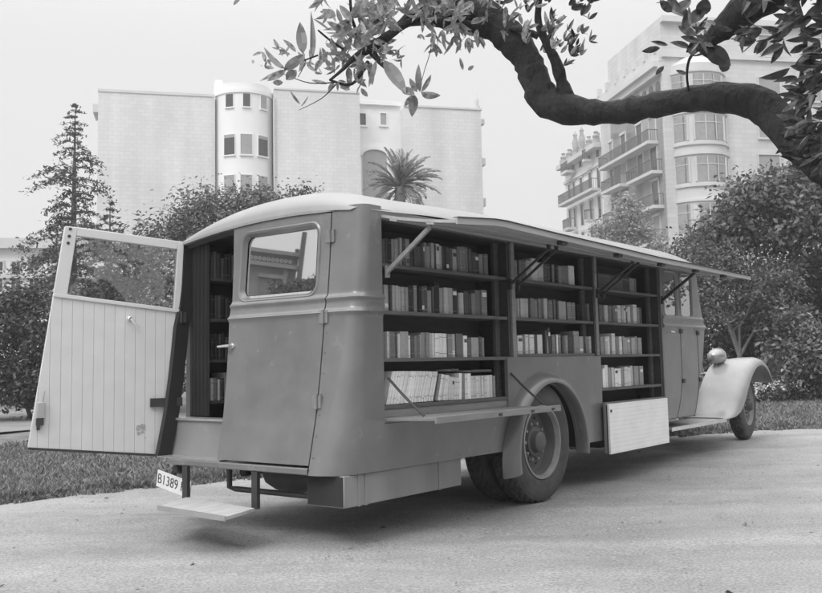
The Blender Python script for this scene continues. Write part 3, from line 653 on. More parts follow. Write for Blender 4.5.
# curtain and inner bookcase seen through the back door
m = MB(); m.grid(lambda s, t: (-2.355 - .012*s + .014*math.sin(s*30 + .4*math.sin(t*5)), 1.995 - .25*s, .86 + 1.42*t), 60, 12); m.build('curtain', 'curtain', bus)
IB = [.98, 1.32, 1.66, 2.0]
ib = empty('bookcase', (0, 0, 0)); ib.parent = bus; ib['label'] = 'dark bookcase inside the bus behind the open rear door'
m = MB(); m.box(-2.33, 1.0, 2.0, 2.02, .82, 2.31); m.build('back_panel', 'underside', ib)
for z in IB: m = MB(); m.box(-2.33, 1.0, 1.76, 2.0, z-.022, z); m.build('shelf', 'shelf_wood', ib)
# ------------------------------------------------------------------ books: (left px, right px, top px, tone) measured on each shelf
def conv(x0, y0, k, rows): return [(x0 + a/k, x0 + b/k, y0 + t/k, g) + tuple(r) for a, b, t, g, *r in rows]
S1 = 822/130.; S2 = 822/95.; S3 = 654/75.; S4 = 639/70.
SH = {
 ('rear', 'top', 1.985): conv(380, 230, S1, [(15,35,60,75),(35,50,55,95),(50,70,60,70),(72,92,62,140),(92,112,62,130),(112,128,62,120),(128,142,52,125),(142,160,60,90),(160,186,60,150),(190,212,100,75),(212,232,105,90),(232,250,108,85),(250,272,105,95),(272,285,85,110),(285,298,82,130),(298,320,105,155),(320,338,85,140),(340,358,95,85),(358,380,90,165),(380,396,102,130),(396,415,105,80),(415,435,110,85),(435,458,118,85),(458,486,125,150),(486,505,108,105),(505,522,108,110),(522,540,108,115),(540,560,110,120),(560,580,120,80),(580,605,145,85),(605,630,150,95),(630,655,155,105),(655,682,155,110)]),
 ('rear', 'second', 1.640): conv(380, 275, S1, [(20,48,65,130),(50,62,70,70),(62,76,72,90),(76,98,68,150),(98,116,70,155),(116,136,75,150),(136,158,78,150),(158,176,80,145),(178,205,68,55),(205,218,95,80),(218,240,68,115),(240,262,75,70),(262,285,75,85),(285,303,70,95),(303,328,100,130),(330,345,75,75),(345,375,52,48),(380,402,85,140),(402,428,83,145),(428,458,85,140),(460,492,88,65),(495,512,115,145),(512,530,115,130),(530,555,105,75),(555,580,120,90),(580,605,118,100),(605,640,98,105),(640,675,98,110)]),
 ('rear', 'third', 1.295): conv(380, 330, S1, [(42,52,12,180),(52,64,12,130),(64,100,12,110),(100,112,20,45),(113,125,25,160),(125,178,12,145),(178,195,38,190),(197,215,40,90),(215,235,40,100),(235,250,38,110),(252,265,30,140),(265,290,18,130),(290,312,18,120),(312,335,22,125),(335,348,22,190),(348,374,24,225),(374,400,23,228),(400,424,25,222),(427,455,28,100),(455,480,28,130),(484,525,25,115),(526,550,38,215),(555,578,50,120),(578,625,50,140),(628,645,45,85),(645,660,50,100)]),
 ('rear', 'bottom', .955): conv(380, 365, S1, [(36,62,47,224,18),(62,92,46,222,18),(92,122,46,226,18),(122,160,47,224,18),(160,195,47,228,18),(195,240,48,226,18),(240,285,49,227,18),(285,330,50,226,18),(344,360,64,110,17),(360,378,66,200,15),(378,396,68,190,14),(396,412,70,215,12),(412,428,70,160,10),(428,446,80,185,8),(446,464,82,190,6),(464,480,84,175,5),(480,497,85,170,4),(499,518,55,200,3),(518,533,55,120,2),(535,552,58,200),(552,575,55,205),(575,592,72,195),(592,606,72,190),(606,618,72,200),(618,638,70,195),(640,655,70,165),(655,672,70,190),(672,690,68,180),(690,712,65,185),(712,728,70,145)]),
 ('middle', 'top', 1.985): conv(505, 250, S2, [(50,68,90,95),(68,90,90,105),(90,110,92,100),(110,122,92,65),(122,140,92,105),(140,165,95,110),(165,185,100,120),(185,225,95,150),(225,275,78,165),(275,335,112,165),(340,365,122,85),(365,388,122,95),(392,405,125,60),(405,432,128,115),(432,455,128,70),(458,490,140,110),(490,520,142,105),(520,550,142,105),(552,600,140,160)]),
 ('middle', 'second', 1.640): conv(505, 285, S2, [(62,85,115,90),(85,105,122,130),(105,125,122,135),(130,165,120,155),(165,200,120,150),(215,248,118,110),(248,285,128,105),(292,318,120,110),(340,372,120,130),(372,408,135,115),(428,445,130,105),(445,460,138,80),(460,495,140,145),(495,535,145,145),(545,580,152,105),(580,612,155,110),(715,740,165,110)]),
 ('middle', 'bottom', 1.318): conv(505, 322, S2, [(78,105,115,130),(112,158,120,180),(160,178,115,100),(180,208,110,190),(215,255,112,190),(255,283,110,90),(285,330,112,165),(345,362,75,80),(355,380,120,160,-4),(383,405,55,90,-3),(408,435,115,100),(435,443,115,100),(443,460,112,225),(460,490,110,100),(490,508,120,90),(510,530,118,110),(530,548,118,150),(550,580,110,90),(580,600,115,90),(600,648,82,155),(650,685,128,130),(735,760,128,160,-3)]),
 ('front', 'top', 1.985): conv(590, 262, S3, [(75,180,105,80),(180,290,125,85),(290,345,140,95),(345,385,145,100),(385,412,148,120)]),
 ('front', 'second', 1.640): conv(590, 262, S3, [(85,115,375,110),(130,160,380,130),(160,190,385,105),(192,215,388,115),(215,235,390,105),(245,275,380,165),(275,295,385,150),(295,318,388,180),(318,330,388,120),(330,355,392,165),(380,412,375,190),(415,435,400,110),(435,455,402,95)]),
 ('front', 'third', 1.305): conv(595, 325, S4, [(60,90,110,140),(90,115,108,135),(117,137,108,185),(158,188,80,195),(190,212,115,120),(218,243,108,210),(255,272,105,140),(272,298,118,135),(298,330,118,145),(330,352,118,140),(352,372,118,135),(374,392,105,150),(392,412,118,135),(412,432,118,150)]),
 ('front', 'bottom', .965): conv(595, 325, S4, [(68,92,400,200),(93,122,368,220),(122,145,390,140),(155,178,390,170),(182,212,400,205),(212,236,400,200),(238,262,395,130),(265,300,385,165),(300,328,390,185),(330,355,375,140),(355,380,378,130),(380,405,376,125),(405,438,376,130)]),
}
mk('page_paper', .55, .8, .12, 60., stretch=(40, 1, 1))
TONES = [(72, 'black', .030), (97, 'dark grey', .08), (124, 'mid grey', .18), (157, 'light grey', .35), (200, 'pale', .60), (256, 'white', .74)]
for _, nm, v in TONES: mk('cloth_' + nm.replace(' ', '_'), v, .62, .14, 30., .25, 220., spec=.3, objr=.32 if v < .6 else .12)
ORD = ['first','second','third','fourth','fifth','sixth','seventh','eighth','ninth','tenth','eleventh','twelfth','thirteenth','fourteenth','fifteenth','sixteenth','seventeenth','eighteenth','nineteenth','twentieth']
def ordn(i):
    if i < 20: return ORD[i]
    t = {2: 'twenty', 3: 'thirty', 4: 'forty', 5: 'fifty'}[(i+1)//10]; r = (i+1) % 10
    return (t + '-' + ORD[r-1]) if r else {'twenty': 'twentieth', 'thirty': 'thirtieth', 'forty': 'fortieth'}[t]
rb = np.random.default_rng(21)
def book_mesh(t, h, d, ci):                        # spine faces -y, foot at z=0
    m = MB(); th = min(.0028, t*.18); bl = min(.006, t*.22); n = 7
    prof = [(-t/2 + t*i/(n-1), -bl*math.sin(PI*i/(n-1))**.8) for i in range(n)]
    V = [(x, y, 0) for x, y in prof] + [(x, y, h) for x, y in prof]
    m.add(V, [(i, i+1, n+i+1, n+i) for i in range(n-1)], 0, True)
    m.add([(x, y+.003, 0) for x, y in prof] + [(x, y, 0) for x, y in prof], [(i, i+1, n+i+1, n+i) for i in range(n-1)], 0)
    m.add([(x, y+.003, h) for x, y in prof] + [(x, y, h) for x, y in prof], [(i, i+1, n+i+1, n+i) for i in range(n-1)], 0)
    for s in (-1, 1): x0, x1 = sorted((s*t/2, s*(t/2-th))); m.box(x0, x1, .0002, d, 0, h, 0)
    m.box(-t/2+th+.0002, t/2-th-.0002, .003, d-.004, .003, h-.003, 1)
    for zb in (rb.choice([.12, .16, .2], 1)):      # raised bands pressed into the spine
        if t > .014 and rb.random() < .6:
            for q in (zb, 1-zb): m.add([(x*1.0, y-.0009, h*q-.002) for x, y in prof] + [(x, y-.0009, h*q+.002) for x, y in prof], [(i, i+1, n+i+1, n+i) for i in range(n-1)], 2, True)
    return m
def make_book(loc, t, h, d, tone, rot, lean, label, group, sticker=None):
    nm = next(x for x in TONES if tone < x[0])
    m = book_mesh(t, h, d, 0); o = m.build('book', ['cloth_' + nm[1].replace(' ', '_'), 'page_paper', 'cloth_mid_grey' if tone > 140 else ('cloth_light_grey' if tone > 90 else 'cloth_mid_grey')])
    M = Matrix.Translation(Vector(tuple(map(float, loc)))) @ Matrix.Rotation(rot, 4, 'Z') @ Matrix.Rotation(lean, 4, 'Y')
    o.matrix_world = M; tag(o, label, 'book', group)
    if sticker is not None:
        bl = min(.006, t*.22); n = 5; x = np.linspace(-t*.36, t*.36, n); pr = [(a, -bl*math.sin(PI*(a/t+.5))**.8 - .0007) for a in x]
        z0, z1 = h*sticker, h*sticker + min(.035, h*.16); s_ = MB(); s_.add([(a, b, z0) for a, b in pr] + [(a, b, z1) for a, b in pr], [(i, i+1, n+i+1, n+i) for i in range(n-1)])
        s_.build('spine_label', 'plate_white' if tone < 150 else 'cloth_dark_grey', o, fix=False)
    return o
for (bay, lvl, z), rows in SH.items():
    if bay == 'rear' and lvl == 'bottom':          # the tall pale booklets at the left stand close together, leaning
        rows = [(a + (b-a)*k/3, a + (b-a)*(k+1)/3, y, g + [0, -14, 4][k], *l) for a, b, y, g, *l in rows[:8] for k in range(3)] + rows[8:]
    fb = .055
    for i, (x0, x1, yt, g, *le) in enumerate(rows):
        yb = 0
        a0, _ = onB(x0, yt+10, fb); a1, _ = onB(x1, yt+10, fb); _, zt = onB((x0+x1)/2, yt, fb)
        t = max(.008, (a1-a0) - .0015); h = min(.31, max(.12, zt - z)); d = float(np.clip(h*.66, .11, .20))
        ln = R(le[0]) if le else (R(rb.normal()*.7) if rb.random() < .5 else 0)
        if le and le[0] > 0: h = min(.29, h/math.cos(ln))
        nxt = (z + .315)
        if ln: t = t*math.cos(ln)
        dp = fb + (rb.uniform(-.006, .010) if lvl != 'bottom' or bay != 'rear' else rb.uniform(-.004, .004)); off = t/2
        am = (a0+a1)/2
        zc = z + .0025 + (abs(math.sin(ln))*t/2 if ln else 0)
        size = 'thick' if t > .042 else ('slim' if t < .022 else '')
        tone = next(x for x in TONES if g < x[0])[1]
        kind = 'booklet' if (lvl == 'bottom' and bay == 'rear' and g > 170) else 'book'
        lean_w = ' leaning' if le else ''
        size = (size + ' ') if size else ''
        tall = 'tall ' if h > .245 else ('short ' if h < .175 else '')
        lab = f'{tall}{size}{tone}{lean_w} {kind}, {ordn(i)} from left, {lvl} shelf of {bay} bay'
        st_ = None
        if t > .016 and rb.random() < .10 and not (kind == 'booklet' and i < 24): st_ = rb.choice([.12, .68, .74])
        make_book(bw(am, dp, zc), t, h, d, g, BROT, ln, lab.strip(), f'books standing on the {lvl} shelf of the {bay} bay', st_)
# two dark books laid flat on top of the booklets of the bottom shelf
for (xa, xb, yt, zz_, tone, dsc) in ((455, 503, 34, 1.168, 90, 'left'), (582, 710, 58, 1.155, 80, 'right')):
    a0, _ = onB(380+xa/S1, 375, .06); a1, _ = onB(380+xb/S1, 375, .06)
    m = book_mesh(.022, a1-a0, .15, 0); o = m.build('book', ['cloth_dark_grey', 'page_paper', 'cloth_dark_grey'])
    o.matrix_world = Matrix.Translation(Vector(bw(a0, .07, zz_+.026))) @ Matrix.Rotation(BROT, 4, 'Z') @ Matrix.Rotation(R(90), 4, 'Y')
    tag(o, f'dark book lying flat on the {dsc} booklets of the rear bay bottom shelf', 'book', 'books lying flat on the bottom shelf')
# inside the dark doorway: books on the far wall
for lvl, z, tones in (('lowest', .98, [170, 120, 190, 95, 150, 110, 180, 90]), ('second', 1.32, [70, 60, 90, 65, 80, 60, 85, 70]), ('third', 1.66, [60, 75, 85, 70, 90, 65, 80, 75]), ('top', 2.0, [90, 110, 80, 120, 95, 85, 115, 90])):
    a = -2.325
    for i, g in enumerate(tones):
        t = rb.uniform(.026, .046); h = rb.uniform(.17, .23); tone = next(x for x in TONES if g < x[0])[1]
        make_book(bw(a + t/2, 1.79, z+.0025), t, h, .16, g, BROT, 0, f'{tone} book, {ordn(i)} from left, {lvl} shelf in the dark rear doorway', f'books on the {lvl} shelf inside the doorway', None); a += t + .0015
# ------------------------------------------------------------------ ground, path, lawn
EDGE = np.array([(-60, -22), (-30, -8), (-14, 1.6), (-8, 6.2), (-4.1, 9.1), (-3.3, 9.85), (-2.1, 10.5), (1, 12.3), (5.0, 14.9), (6.7, 15.2), (15, 15.6), (60, 17)], float)
def edge_y(x): return np.interp(x, EDGE[:, 0], EDGE[:, 1]) + .10*np.sin(x*2.3) + .05*np.sin(x*7.1+1)
def path_mat():
    m = mk('gravel', .36, .9, .10, 1.1, .9, 170., bdist=.012); nt = m.node_tree; N = nt.nodes; L = nt.links; b = N['Principled BSDF']
    old = b.inputs['Base Color'].links[0].from_socket; tc = N.new('ShaderNodeTexCoord')
    # long worn wheel tracks sweeping along the path
    mp = N.new('ShaderNodeMapping'); mp.inputs['Rotation'].default_value = (0, 0, R(-16)); mp.inputs['Scale'].default_value = (.16, 1.5, 1)
    L.new(tc.outputs['Object'], mp.inputs[0]); n1 = N.new('ShaderNodeTexNoise'); n1.inputs['Scale'].default_value = 1.0; n1.inputs['Detail'].default_value = 6; n1.inputs['Roughness'].default_value = .6; n1.inputs['Distortion'].default_value = .4
    L.new(mp.outputs[0], n1.inputs['Vector']); r1 = N.new('ShaderNodeMapRange'); r1.inputs[1].default_value = .3; r1.inputs[2].default_value = .7; r1.inputs[3].default_value = .80; r1.inputs[4].default_value = 1.10; L.new(n1.outputs['Fac'], r1.inputs[0])
    n2 = N.new('ShaderNodeTexNoise'); n2.inputs['Scale'].default_value = 60; n2.inputs['Detail'].default_value = 8; L.new(tc.outputs['Object'], n2.inputs['Vector'])
    r2 = N.new('ShaderNodeMapRange'); r2.inputs[1].default_value = .3; r2.inputs[2].default_value = .7; r2.inputs[3].default_value = .64; r2.inputs[4].default_value = 1.26; L.new(n2.outputs['Fac'], r2.inputs[0])
    v = N.new('ShaderNodeTexVoronoi'); v.inputs['Scale'].default_value = 42; L.new(tc.outputs['Object'], v.inputs['Vector'])
    r3 = N.new('ShaderNodeMapRange'); r3.inputs[1].default_value = 0; r3.inputs[2].default_value = .16; r3.inputs[3].default_value = .52; r3.inputs[4].default_value = 1; L.new(v.outputs['Distance'], r3.inputs[0])
    n4 = N.new('ShaderNodeTexNoise'); n4.inputs['Scale'].default_value = 3.2; n4.inputs['Detail'].default_value = 7; n4.inputs['Roughness'].default_value = .65; L.new(tc.outputs['Object'], n4.inputs['Vector'])
    r4 = N.new('ShaderNodeMapRange'); r4.inputs[1].default_value = .35; r4.inputs[2].default_value = .65; r4.inputs[3].default_value = .93; r4.inputs[4].default_value = 1.04; L.new(n4.outputs['Fac'], r4.inputs[0])
    x = old
    for r in (r1, r2, r3, r4):
        mu = N.new('ShaderNodeMath'); mu.operation = 'MULTIPLY'; L.new(x, mu.inputs[0]); L.new(r.outputs[0], mu.inputs[1]); x = mu.outputs[0]
    L.new(x, b.inputs['Base Color'])
path_mat()
mk('soil', .09, .95, .4, 1.2, .5, 20.); mk('lawn_soil', .13, .95, .45, 2.5, .6, 60.)
def sheet(name, xs, yf0, yf1, ny, dz, mat, bump=None):
    xs = np.asarray(xs); t = np.linspace(0, 1, ny+1); Xg = np.repeat(xs[:, None], ny+1, 1); y0 = yf0(xs)[:, None]; y1 = yf1(xs)[:, None]
    Yg = y0 + (y1-y0)*t[None, :]**1.6; Zg = gh(Xg, Yg) + dz
    if bump is not None: Zg = Zg + bump(Xg, Yg, t[None, :])
    V = np.stack([Xg, Yg, Zg], -1).reshape(-1, 3); nx = len(xs); i, j = np.meshgrid(np.arange(nx-1), np.arange(ny), indexing='ij'); q = i*(ny+1)+j
    F = np.stack([q, q+ny+1, q+ny+2, q+1], -1).reshape(-1, 4)
    return tag(fastmesh(name, V, F, mat, smooth=True), kind='structure')
XS = np.concatenate([np.linspace(-60, -12, 30), np.linspace(-11.8, 14, 180), np.linspace(14.5, 60, 30)])
g_ = MB(); g_.add([(-299, -119, -.16), (299, -119, -.16), (299, 319, -.16), (-299, 319, -.16)], [(0, 1, 2, 3)]); tag(g_.build('ground', 'soil'), kind='structure')
def path_far(x): return np.maximum(edge_y(x) + .5, -25)
_t = np.linspace(0, 1, 10)
def rough(X, Y, t):
    z = 0*X
    q = np.random.default_rng(5)
    for k in range(60):
        w_ = 2*PI/q.uniform(.18, 1.6); an = q.uniform(0, PI); z = z + .0022*(2*PI/w_)**.7*np.sin(w_*(X*np.cos(an)+Y*np.sin(an)) + q.uniform(0, 6.3))
    z = z*.55
    for off, dp in ((1.1, .020), (1.32, -.012), (2.75, .018), (2.98, -.010), (4.3, .012)):     # wheel ruts along the left of the bus and across in front of it
        L_ = Y - (off + 3.3 + .16*X - .010*X*X + .10*np.sin(X*.8)); z = z + dp*np.exp(-(L_/.10)**2)*(.6 + .4*np.sin(X*1.7 + off))
    return z*sstep((Y-1.2)/1.0)
PX = np.concatenate([np.linspace(-60, -8, 26), np.arange(-7.9, 9.5, .05), np.linspace(9.6, 60, 40)])
def path_sheet():
    ys = np.concatenate([np.linspace(-30, 2.0, 20), np.arange(2.05, 17.6, .06)]); Xg, Yg = np.meshgrid(PX, ys, indexing='ij'); Zg = gh(Xg, Yg) + rough(Xg, Yg, 0)*(1 - sstep((Yg - edge_y(Xg) + .6)/.5)) - .03*sstep((Yg - edge_y(Xg) - .1)/.3)
    V = np.stack([Xg, Yg, Zg], -1).reshape(-1, 3); nx, ny = len(PX), len(ys); i, j = np.meshgrid(np.arange(nx-1), np.arange(ny-1), indexing='ij'); q = (i*ny+j)
    F = np.stack([q, q+ny, q+ny+1, q+1], -1).reshape(-1, 4); keep = (Yg[:-1, :-1] < edge_y(Xg[:-1, :-1]) + .6).reshape(-1)
    return tag(fastmesh('gravel_path', V, F[keep], 'gravel', smooth=True), kind='structure')
path_sheet()
LB = lambda X, Y, t: .034*sstep(t/.006) + .012*np.sin(X*5.1)*np.sin(Y*4.3)
sheet('lawn', XS, lambda x: edge_y(x) - .02, lambda x: np.maximum(edge_y(x) + 3, 46.), 220, -.012, 'lawn_soil', LB)
sp = MB(); P = [(-34, 15.8), (-20, 15.6), (-9.5, 17.2), (-7.2, 19.5), (-7.4, 24), (-10, 30), (-34, 33)]
sp.add([(x, y, gh(x, y)+.046) for x, y in P], [tuple(range(len(P)))]); mk('trodden', .20, .9, .25, 1.5, .5, 40.); tag(sp.build('side_path', 'trodden'), kind='structure')
# grass blades
mk('grass_blade', .17, .6, .25, 1.2, isl=.55, trans=.25)
def grass(n, x0, x1, d0, d1, hmax):
    x = rng.uniform(x0, x1, n); d = d0 + (d1-d0)*rng.random(n)**1.5; y = edge_y(x) + d
    ok = ~((x < -7.0) & (y > 15.5)); x, y = x[ok], y[ok]; n = len(x)
    z = gh(x, y) + .03; h = hmax*(.4 + .6*rng.random(n)); an = rng.uniform(0, 2*PI, n); le = rng.normal(0, .55, (n, 2))*h[:, None]; wd = .006 + .0008*y*rng.random(n)
    dx, dy = np.cos(an)*wd, np.sin(an)*wd; b = np.stack([x, y, z], -1); sd_ = np.stack([dx, dy, np.zeros(n)], -1); tp = b + np.stack([le[:, 0], le[:, 1], h], -1); md = b + np.stack([le[:, 0]*.35, le[:, 1]*.35, h*.6], -1)
    V = np.stack([b-sd_, b+sd_, md+sd_*.7, tp, md-sd_*.7], 1); V4 = np.stack([V[:, 0], V[:, 1], V[:, 2], V[:, 4], V[:, 4], V[:, 2], V[:, 3], V[:, 3]], 1)
    return V
def fringe(n, x0, x1):                              # tufts straggling out on to the gravel
    c = rng.uniform(x0, x1, n//24); x = np.repeat(c, 24) + rng.normal(0, .05, (n//24)*24); d = np.repeat(-.32*rng.random(n//24)**2.2, 24) + rng.normal(0, .035, len(x)); y = edge_y(x) + d; k = len(x)
    z = gh(x, y) + .0; h = .055*(.4 + .6*rng.random(k)); an = rng.uniform(0, 2*PI, k); le = rng.normal(0, .6, (k, 2))*h[:, None]; wd = .006 + .0008*y*rng.random(k); sd_ = np.stack([np.cos(an)*wd, np.sin(an)*wd, 0*x], -1); b = np.stack([x, y, z], -1)
    tp = b + np.stack([le[:, 0], le[:, 1], h], -1); md = b + np.stack([le[:, 0]*.35, le[:, 1]*.35, h*.6], -1); return np.stack([b-sd_, b+sd_, md+sd_*.7, tp, md-sd_*.7], 1)
V = np.concatenate([grass(52000, -9, 1.5, -.05, 9, .075), grass(26000, 1.5, 11, -.04, 10, .09), fringe(7000, -7, 1.5), fringe(7000, 1.5, 11)]); n = len(V)
Fq = (np.arange(n)[:, None]*5 + np.array([[0, 1, 2, 4]])); Ft = (np.arange(n)[:, None]*5 + np.array([[4, 2, 3, 3]]))
def polymesh(name, V, quads, tris, mat, parent=None):
    me = bpy.data.meshes.new(name); V = np.asarray(V, 'f'); nq, ntr = len(quads), len(tris)
    me.vertices.add(len(V)); me.vertices.foreach_set('co', V.ravel()); li = np.concatenate([np.asarray(quads, 'i').ravel(), np.asarray(tris, 'i').ravel()])
    me.loops.add(len(li)); me.loops.foreach_set('vertex_index', li); me.polygons.add(nq+ntr)
    me.polygons.foreach_set('loop_start', np.concatenate([np.arange(nq)*4, nq*4 + np.arange(ntr)*3]).astype('i')); me.update(calc_edges=True); me.materials.append(MATS[mat])
    o = bpy.data.objects.new(name, me); COL.objects.link(o)
    if parent is not None: o.parent = parent
    return o
go = polymesh('grass', V.reshape(-1, 3), Fq, Ft[:, :3], 'grass_blade'); tag(go, 'short grass growing on the lawn beside the gravel path', 'grass', kind='stuff')
# pebbles and leaf litter
mk('pebble', .24, .9, .2, 9., isl=.5); n = 9000
x = rng.uniform(-6, 9, n); y = 2.2 + 14*rng.random(n)**1.3; ok = y < edge_y(x); x, y = x[ok], y[ok]; n = len(x); r = .003 + .012*rng.random(n)**5 + .0004*y
oct_ = np.array([(1,0,0),(0,1,0),(-1,0,0),(0,-1,0),(0,0,1),(0,0,-1)], float); tri = np.array([(0,1,4),(1,2,4),(2,3,4),(3,0,4)])
V = np.stack([x, y, gh(x, y)], -1)[:, None] + oct_[None]*(r[:, None, None]*rng.uniform(.6, 1.3, (n, 6, 3)))*np.array([1, 1, .6]); T = (np.arange(n)[:, None, None]*6 + tri[None]).reshape(-1, 3)
tag(fastmesh('pebbles', V.reshape(-1, 3), T, 'pebble'), 'small pebbles scattered over the pale gravel path', 'gravel', kind='stuff')

mk('dead_leaf', .10, .8, .2, 9., isl=.6); n = 80
x = rng.uniform(-5, 8, n); y = 2.4 + 12*rng.random(n); ok = y < edge_y(x); x, y = x[ok], y[ok]; n = len(x); an = rng.uniform(0, 2*PI, n); L_ = .012 + .022*rng.random(n); z = gh(x, y) + .010
d = np.stack([np.cos(an)*L_, np.sin(an)*L_, rng.normal(0, .15, n)*L_], -1); e = np.stack([-np.sin(an)*L_*.4, np.cos(an)*L_*.4, np.abs(rng.normal(0, .25, n))*L_], -1); c = np.stack([x, y, z], -1)
tag(fastmesh('leaf_litter', np.stack([c-d, c+e, c+d, c-e*.8], 1).reshape(-1, 3), np.arange(n*4).reshape(-1, 4), 'dead_leaf'), 'small fallen leaves lying about on the gravel path', 'leaves', kind='stuff')
# ------------------------------------------------------------------ plants
mk('bark', .10, .9, .35, 6., .7, 30.); mk('pale_bark', .22, .85, .3, 6., .5, 30.); mk('dark_bark', .023, .9, .45, 14., 1., 38., bdist=.03, stretch=(1, 1, .5))
mk('leaf_dark', .062, .45, .3, .7, isl=.5, trans=.25); mk('leaf_mid', .118, .45, .3, .8, isl=.5, trans=.3); mk('leaf_pale', .30, .5, .25, .8, isl=.4, trans=.3); mk('leaf_light', .19, .45, .25, .8, isl=.45, trans=.3); mk('needle', .085, .6, .3, .8, isl=.5, trans=.15)
mk('flower', .62, .6, .1, 5., isl=.2, trans=.2)
def leaf_quads(C, N_, size, asp=.5, fold=0):       # C centres, N_ normals
    n = len(C); t = rng.normal(size=(n, 3)); t -= (t*N_).sum(1, keepdims=True)*N_; t /= np.linalg.norm(t, axis=1, keepdims=True)+1e-9; s = np.cross(N_, t); L_ = size[:, None]
    return np.stack([C - t*L_*.5, C + s*L_*asp*.5 + N_*L_*.08, C + t*L_*.5, C - s*L_*asp*.5 + N_*L_*.08], 1)
def crown_pts(c, rad, nclump, nleaf, clump_r, size, shell=.55, flat=.8, up=.5):
    c = np.array(c, float); rad = np.array(rad, float); d = rng.normal(size=(nclump, 3)); d /= np.linalg.norm(d, axis=1, keepdims=True); d[:, 2] = np.where(d[:, 2] < -.55, -d[:, 2], d[:, 2])
    rr = shell + (1-shell)*rng.random(nclump)**.6; rr *= 1 + .13*rng.normal(size=nclump); cc = c + d*rad*rr[:, None]
    cr = clump_r*(.6 + .8*rng.random(nclump)); idx = np.repeat(np.arange(nclump), nleaf); off = rng.normal(size=(len(idx), 3))*.5; off[:, 2] *= flat
    P = cc[idx] + off*cr[idx][:, None]; Nn = d[idx]*.5 + rng.normal(size=(len(idx), 3))*.55; Nn[:, 2] += up; Nn /= np.linalg.norm(Nn, axis=1, keepdims=True)
    return P, Nn, size*(.6 + .8*rng.random(len(idx))), cc
def tree(name, base, blobs, leaf, size, mats, label, cat, group=None, trunk_r=.12, clump=.35, dens=1., bark='bark', asp=.5, lean=(0, 0), flowers=None, trunk_n=2):
    base = np.array([base[0], base[1], gh(base[0], base[1])-.05]); o = tag(empty(name, base), label, cat, group)
    m = MB(); tops = []
    fork = base + np.array([lean[0]*.5, lean[1]*.5, .45*(min(b[0][2] for b in blobs) - base[2])])
    m.tube([tuple(Vector(q) - Vector(base)) for q in (base, base*.5+fork*.5 + [.05, .02, 0], fork)], [trunk_r*1.25, trunk_r, trunk_r*.85], 9)
    Vs = []
    for bi, (c, rad, nc, nl) in enumerate(blobs):
        P, Nn, S, cc = crown_pts(c, rad, int(nc*dens), nl, clump, size); Vs.append(leaf_quads(P - base, Nn, S, asp))
        for k in range(min(trunk_n, len(cc))):
            e = cc[rng.integers(len(cc))]; c_ = np.array(c); mid = fork*.55 + c_*.45 + rng.normal(size=3)*.12
            m.tube([tuple(Vector(q) - Vector(base)) for q in (fork, mid, mid*.45+e*.55+rng.normal(size=3)*.08, e)], [trunk_r*.6, trunk_r*.38, trunk_r*.2, trunk_r*.06], 6)
    m.build('trunk', bark, o, fix=False)
    V = np.concatenate(Vs); n = len(V); fastmesh('crown', V.reshape(-1, 3), np.arange(n*4).reshape(-1, 4), leaf, o)
    if flowers:
        P = []
        for c, rad, k in flowers:
            P_, N2, S2, _ = crown_pts(c, rad, k, 22, .12, .05, shell=.9); P.append(leaf_quads(P_ - base, N2, S2, .9))
        V = np.concatenate(P); fastmesh('blossom', V.reshape(-1, 3), np.arange(len(V)*4).reshape(-1, 4), 'flower', o)
    return o
def B(x, y, D, rx, ry, nc=60, nl=30, rz=None):      # crown lobe seen at pixel x,y; radii in pixels
    p = at(x, y, D); k = D/FPX; return (tuple(p), (rx*k, (rx+ry)*.5*k, ry*k), nc, nl)
def foot(x, D): p = at(x, 400, D); return (p[0], p[1])
# right hand side: shrubbery beyond the lawn
tree('broadleaf_tree', foot(775, 26), [B(768, 222, 26, 50, 44, 170, 36), B(808, 240, 26.5, 48, 66, 170, 36), B(728, 240, 26, 28, 24, 60, 32), B(828, 196, 27, 45, 42, 110, 32)], 'leaf_mid', .17, None, 'tall glossy-leaved tree rising above the shrubbery on the right', 'tree', 'trees beyond the lawn on the right', .16, .5)
tree('broadleaf_tree', foot(742, 24.5), [B(735, 300, 24.5, 46, 40, 170, 36), B(715, 272, 25, 28, 28, 70, 32), B(772, 300, 24.8, 32, 36, 100, 32)], 'leaf_mid', .11, None, 'small tree with pale forked trunk and fine leaves behind the front mudguard', 'tree', 'trees beyond the lawn on the right', .09, .38, bark='pale_bark')
tree('broadleaf_tree', foot(705, 29), [B(700, 262, 29, 30, 38, 70, 32), B(688, 300, 29, 30, 50, 70, 32), B(715, 330, 28, 30, 40, 60, 30)], 'leaf_dark', .13, None, 'dark tree rising directly behind the cab of the bus', 'tree', 'trees beyond the lawn on the right', .12, .4)
tree('broadleaf_tree', foot(815, 29), [B(800, 320, 29, 50, 54, 180, 36), B(840, 300, 29, 40, 70, 110, 32), B(760, 345, 28.5, 36, 40, 110, 34), B(725, 360, 28.5, 36, 34, 80, 32)], 'leaf_dark', .15, None, 'deep shadowy evergreen at the right edge of the lawn', 'tree', 'trees beyond the lawn on the right', .14, .45)
tree('shrub', foot(788, 24), [B(790, 345, 24, 30, 34, 70, 34), B(812, 360, 23.6, 28, 30, 55, 34)], 'leaf_light', .14, None, 'big pale-leaved shrub at the right end of the border', 'shrub', 'shrubs along the border', .05, .32)
tree('shrub', foot(770, 23.2), [B(765, 392, 23.2, 22, 13, 36, 30), B(742, 398, 23.4, 20, 11, 28, 26)], 'leaf_mid', .11, None, 'low flowering shrub with pale blossom just beyond the front wheel', 'shrub', 'shrubs along the border', .03, .22, flowers=[(tuple(at(768, 386, 23.0)), (.38, .3, .12), 14), (tuple(at(757, 392, 23.0)), (.25, .3, .10), 8)])
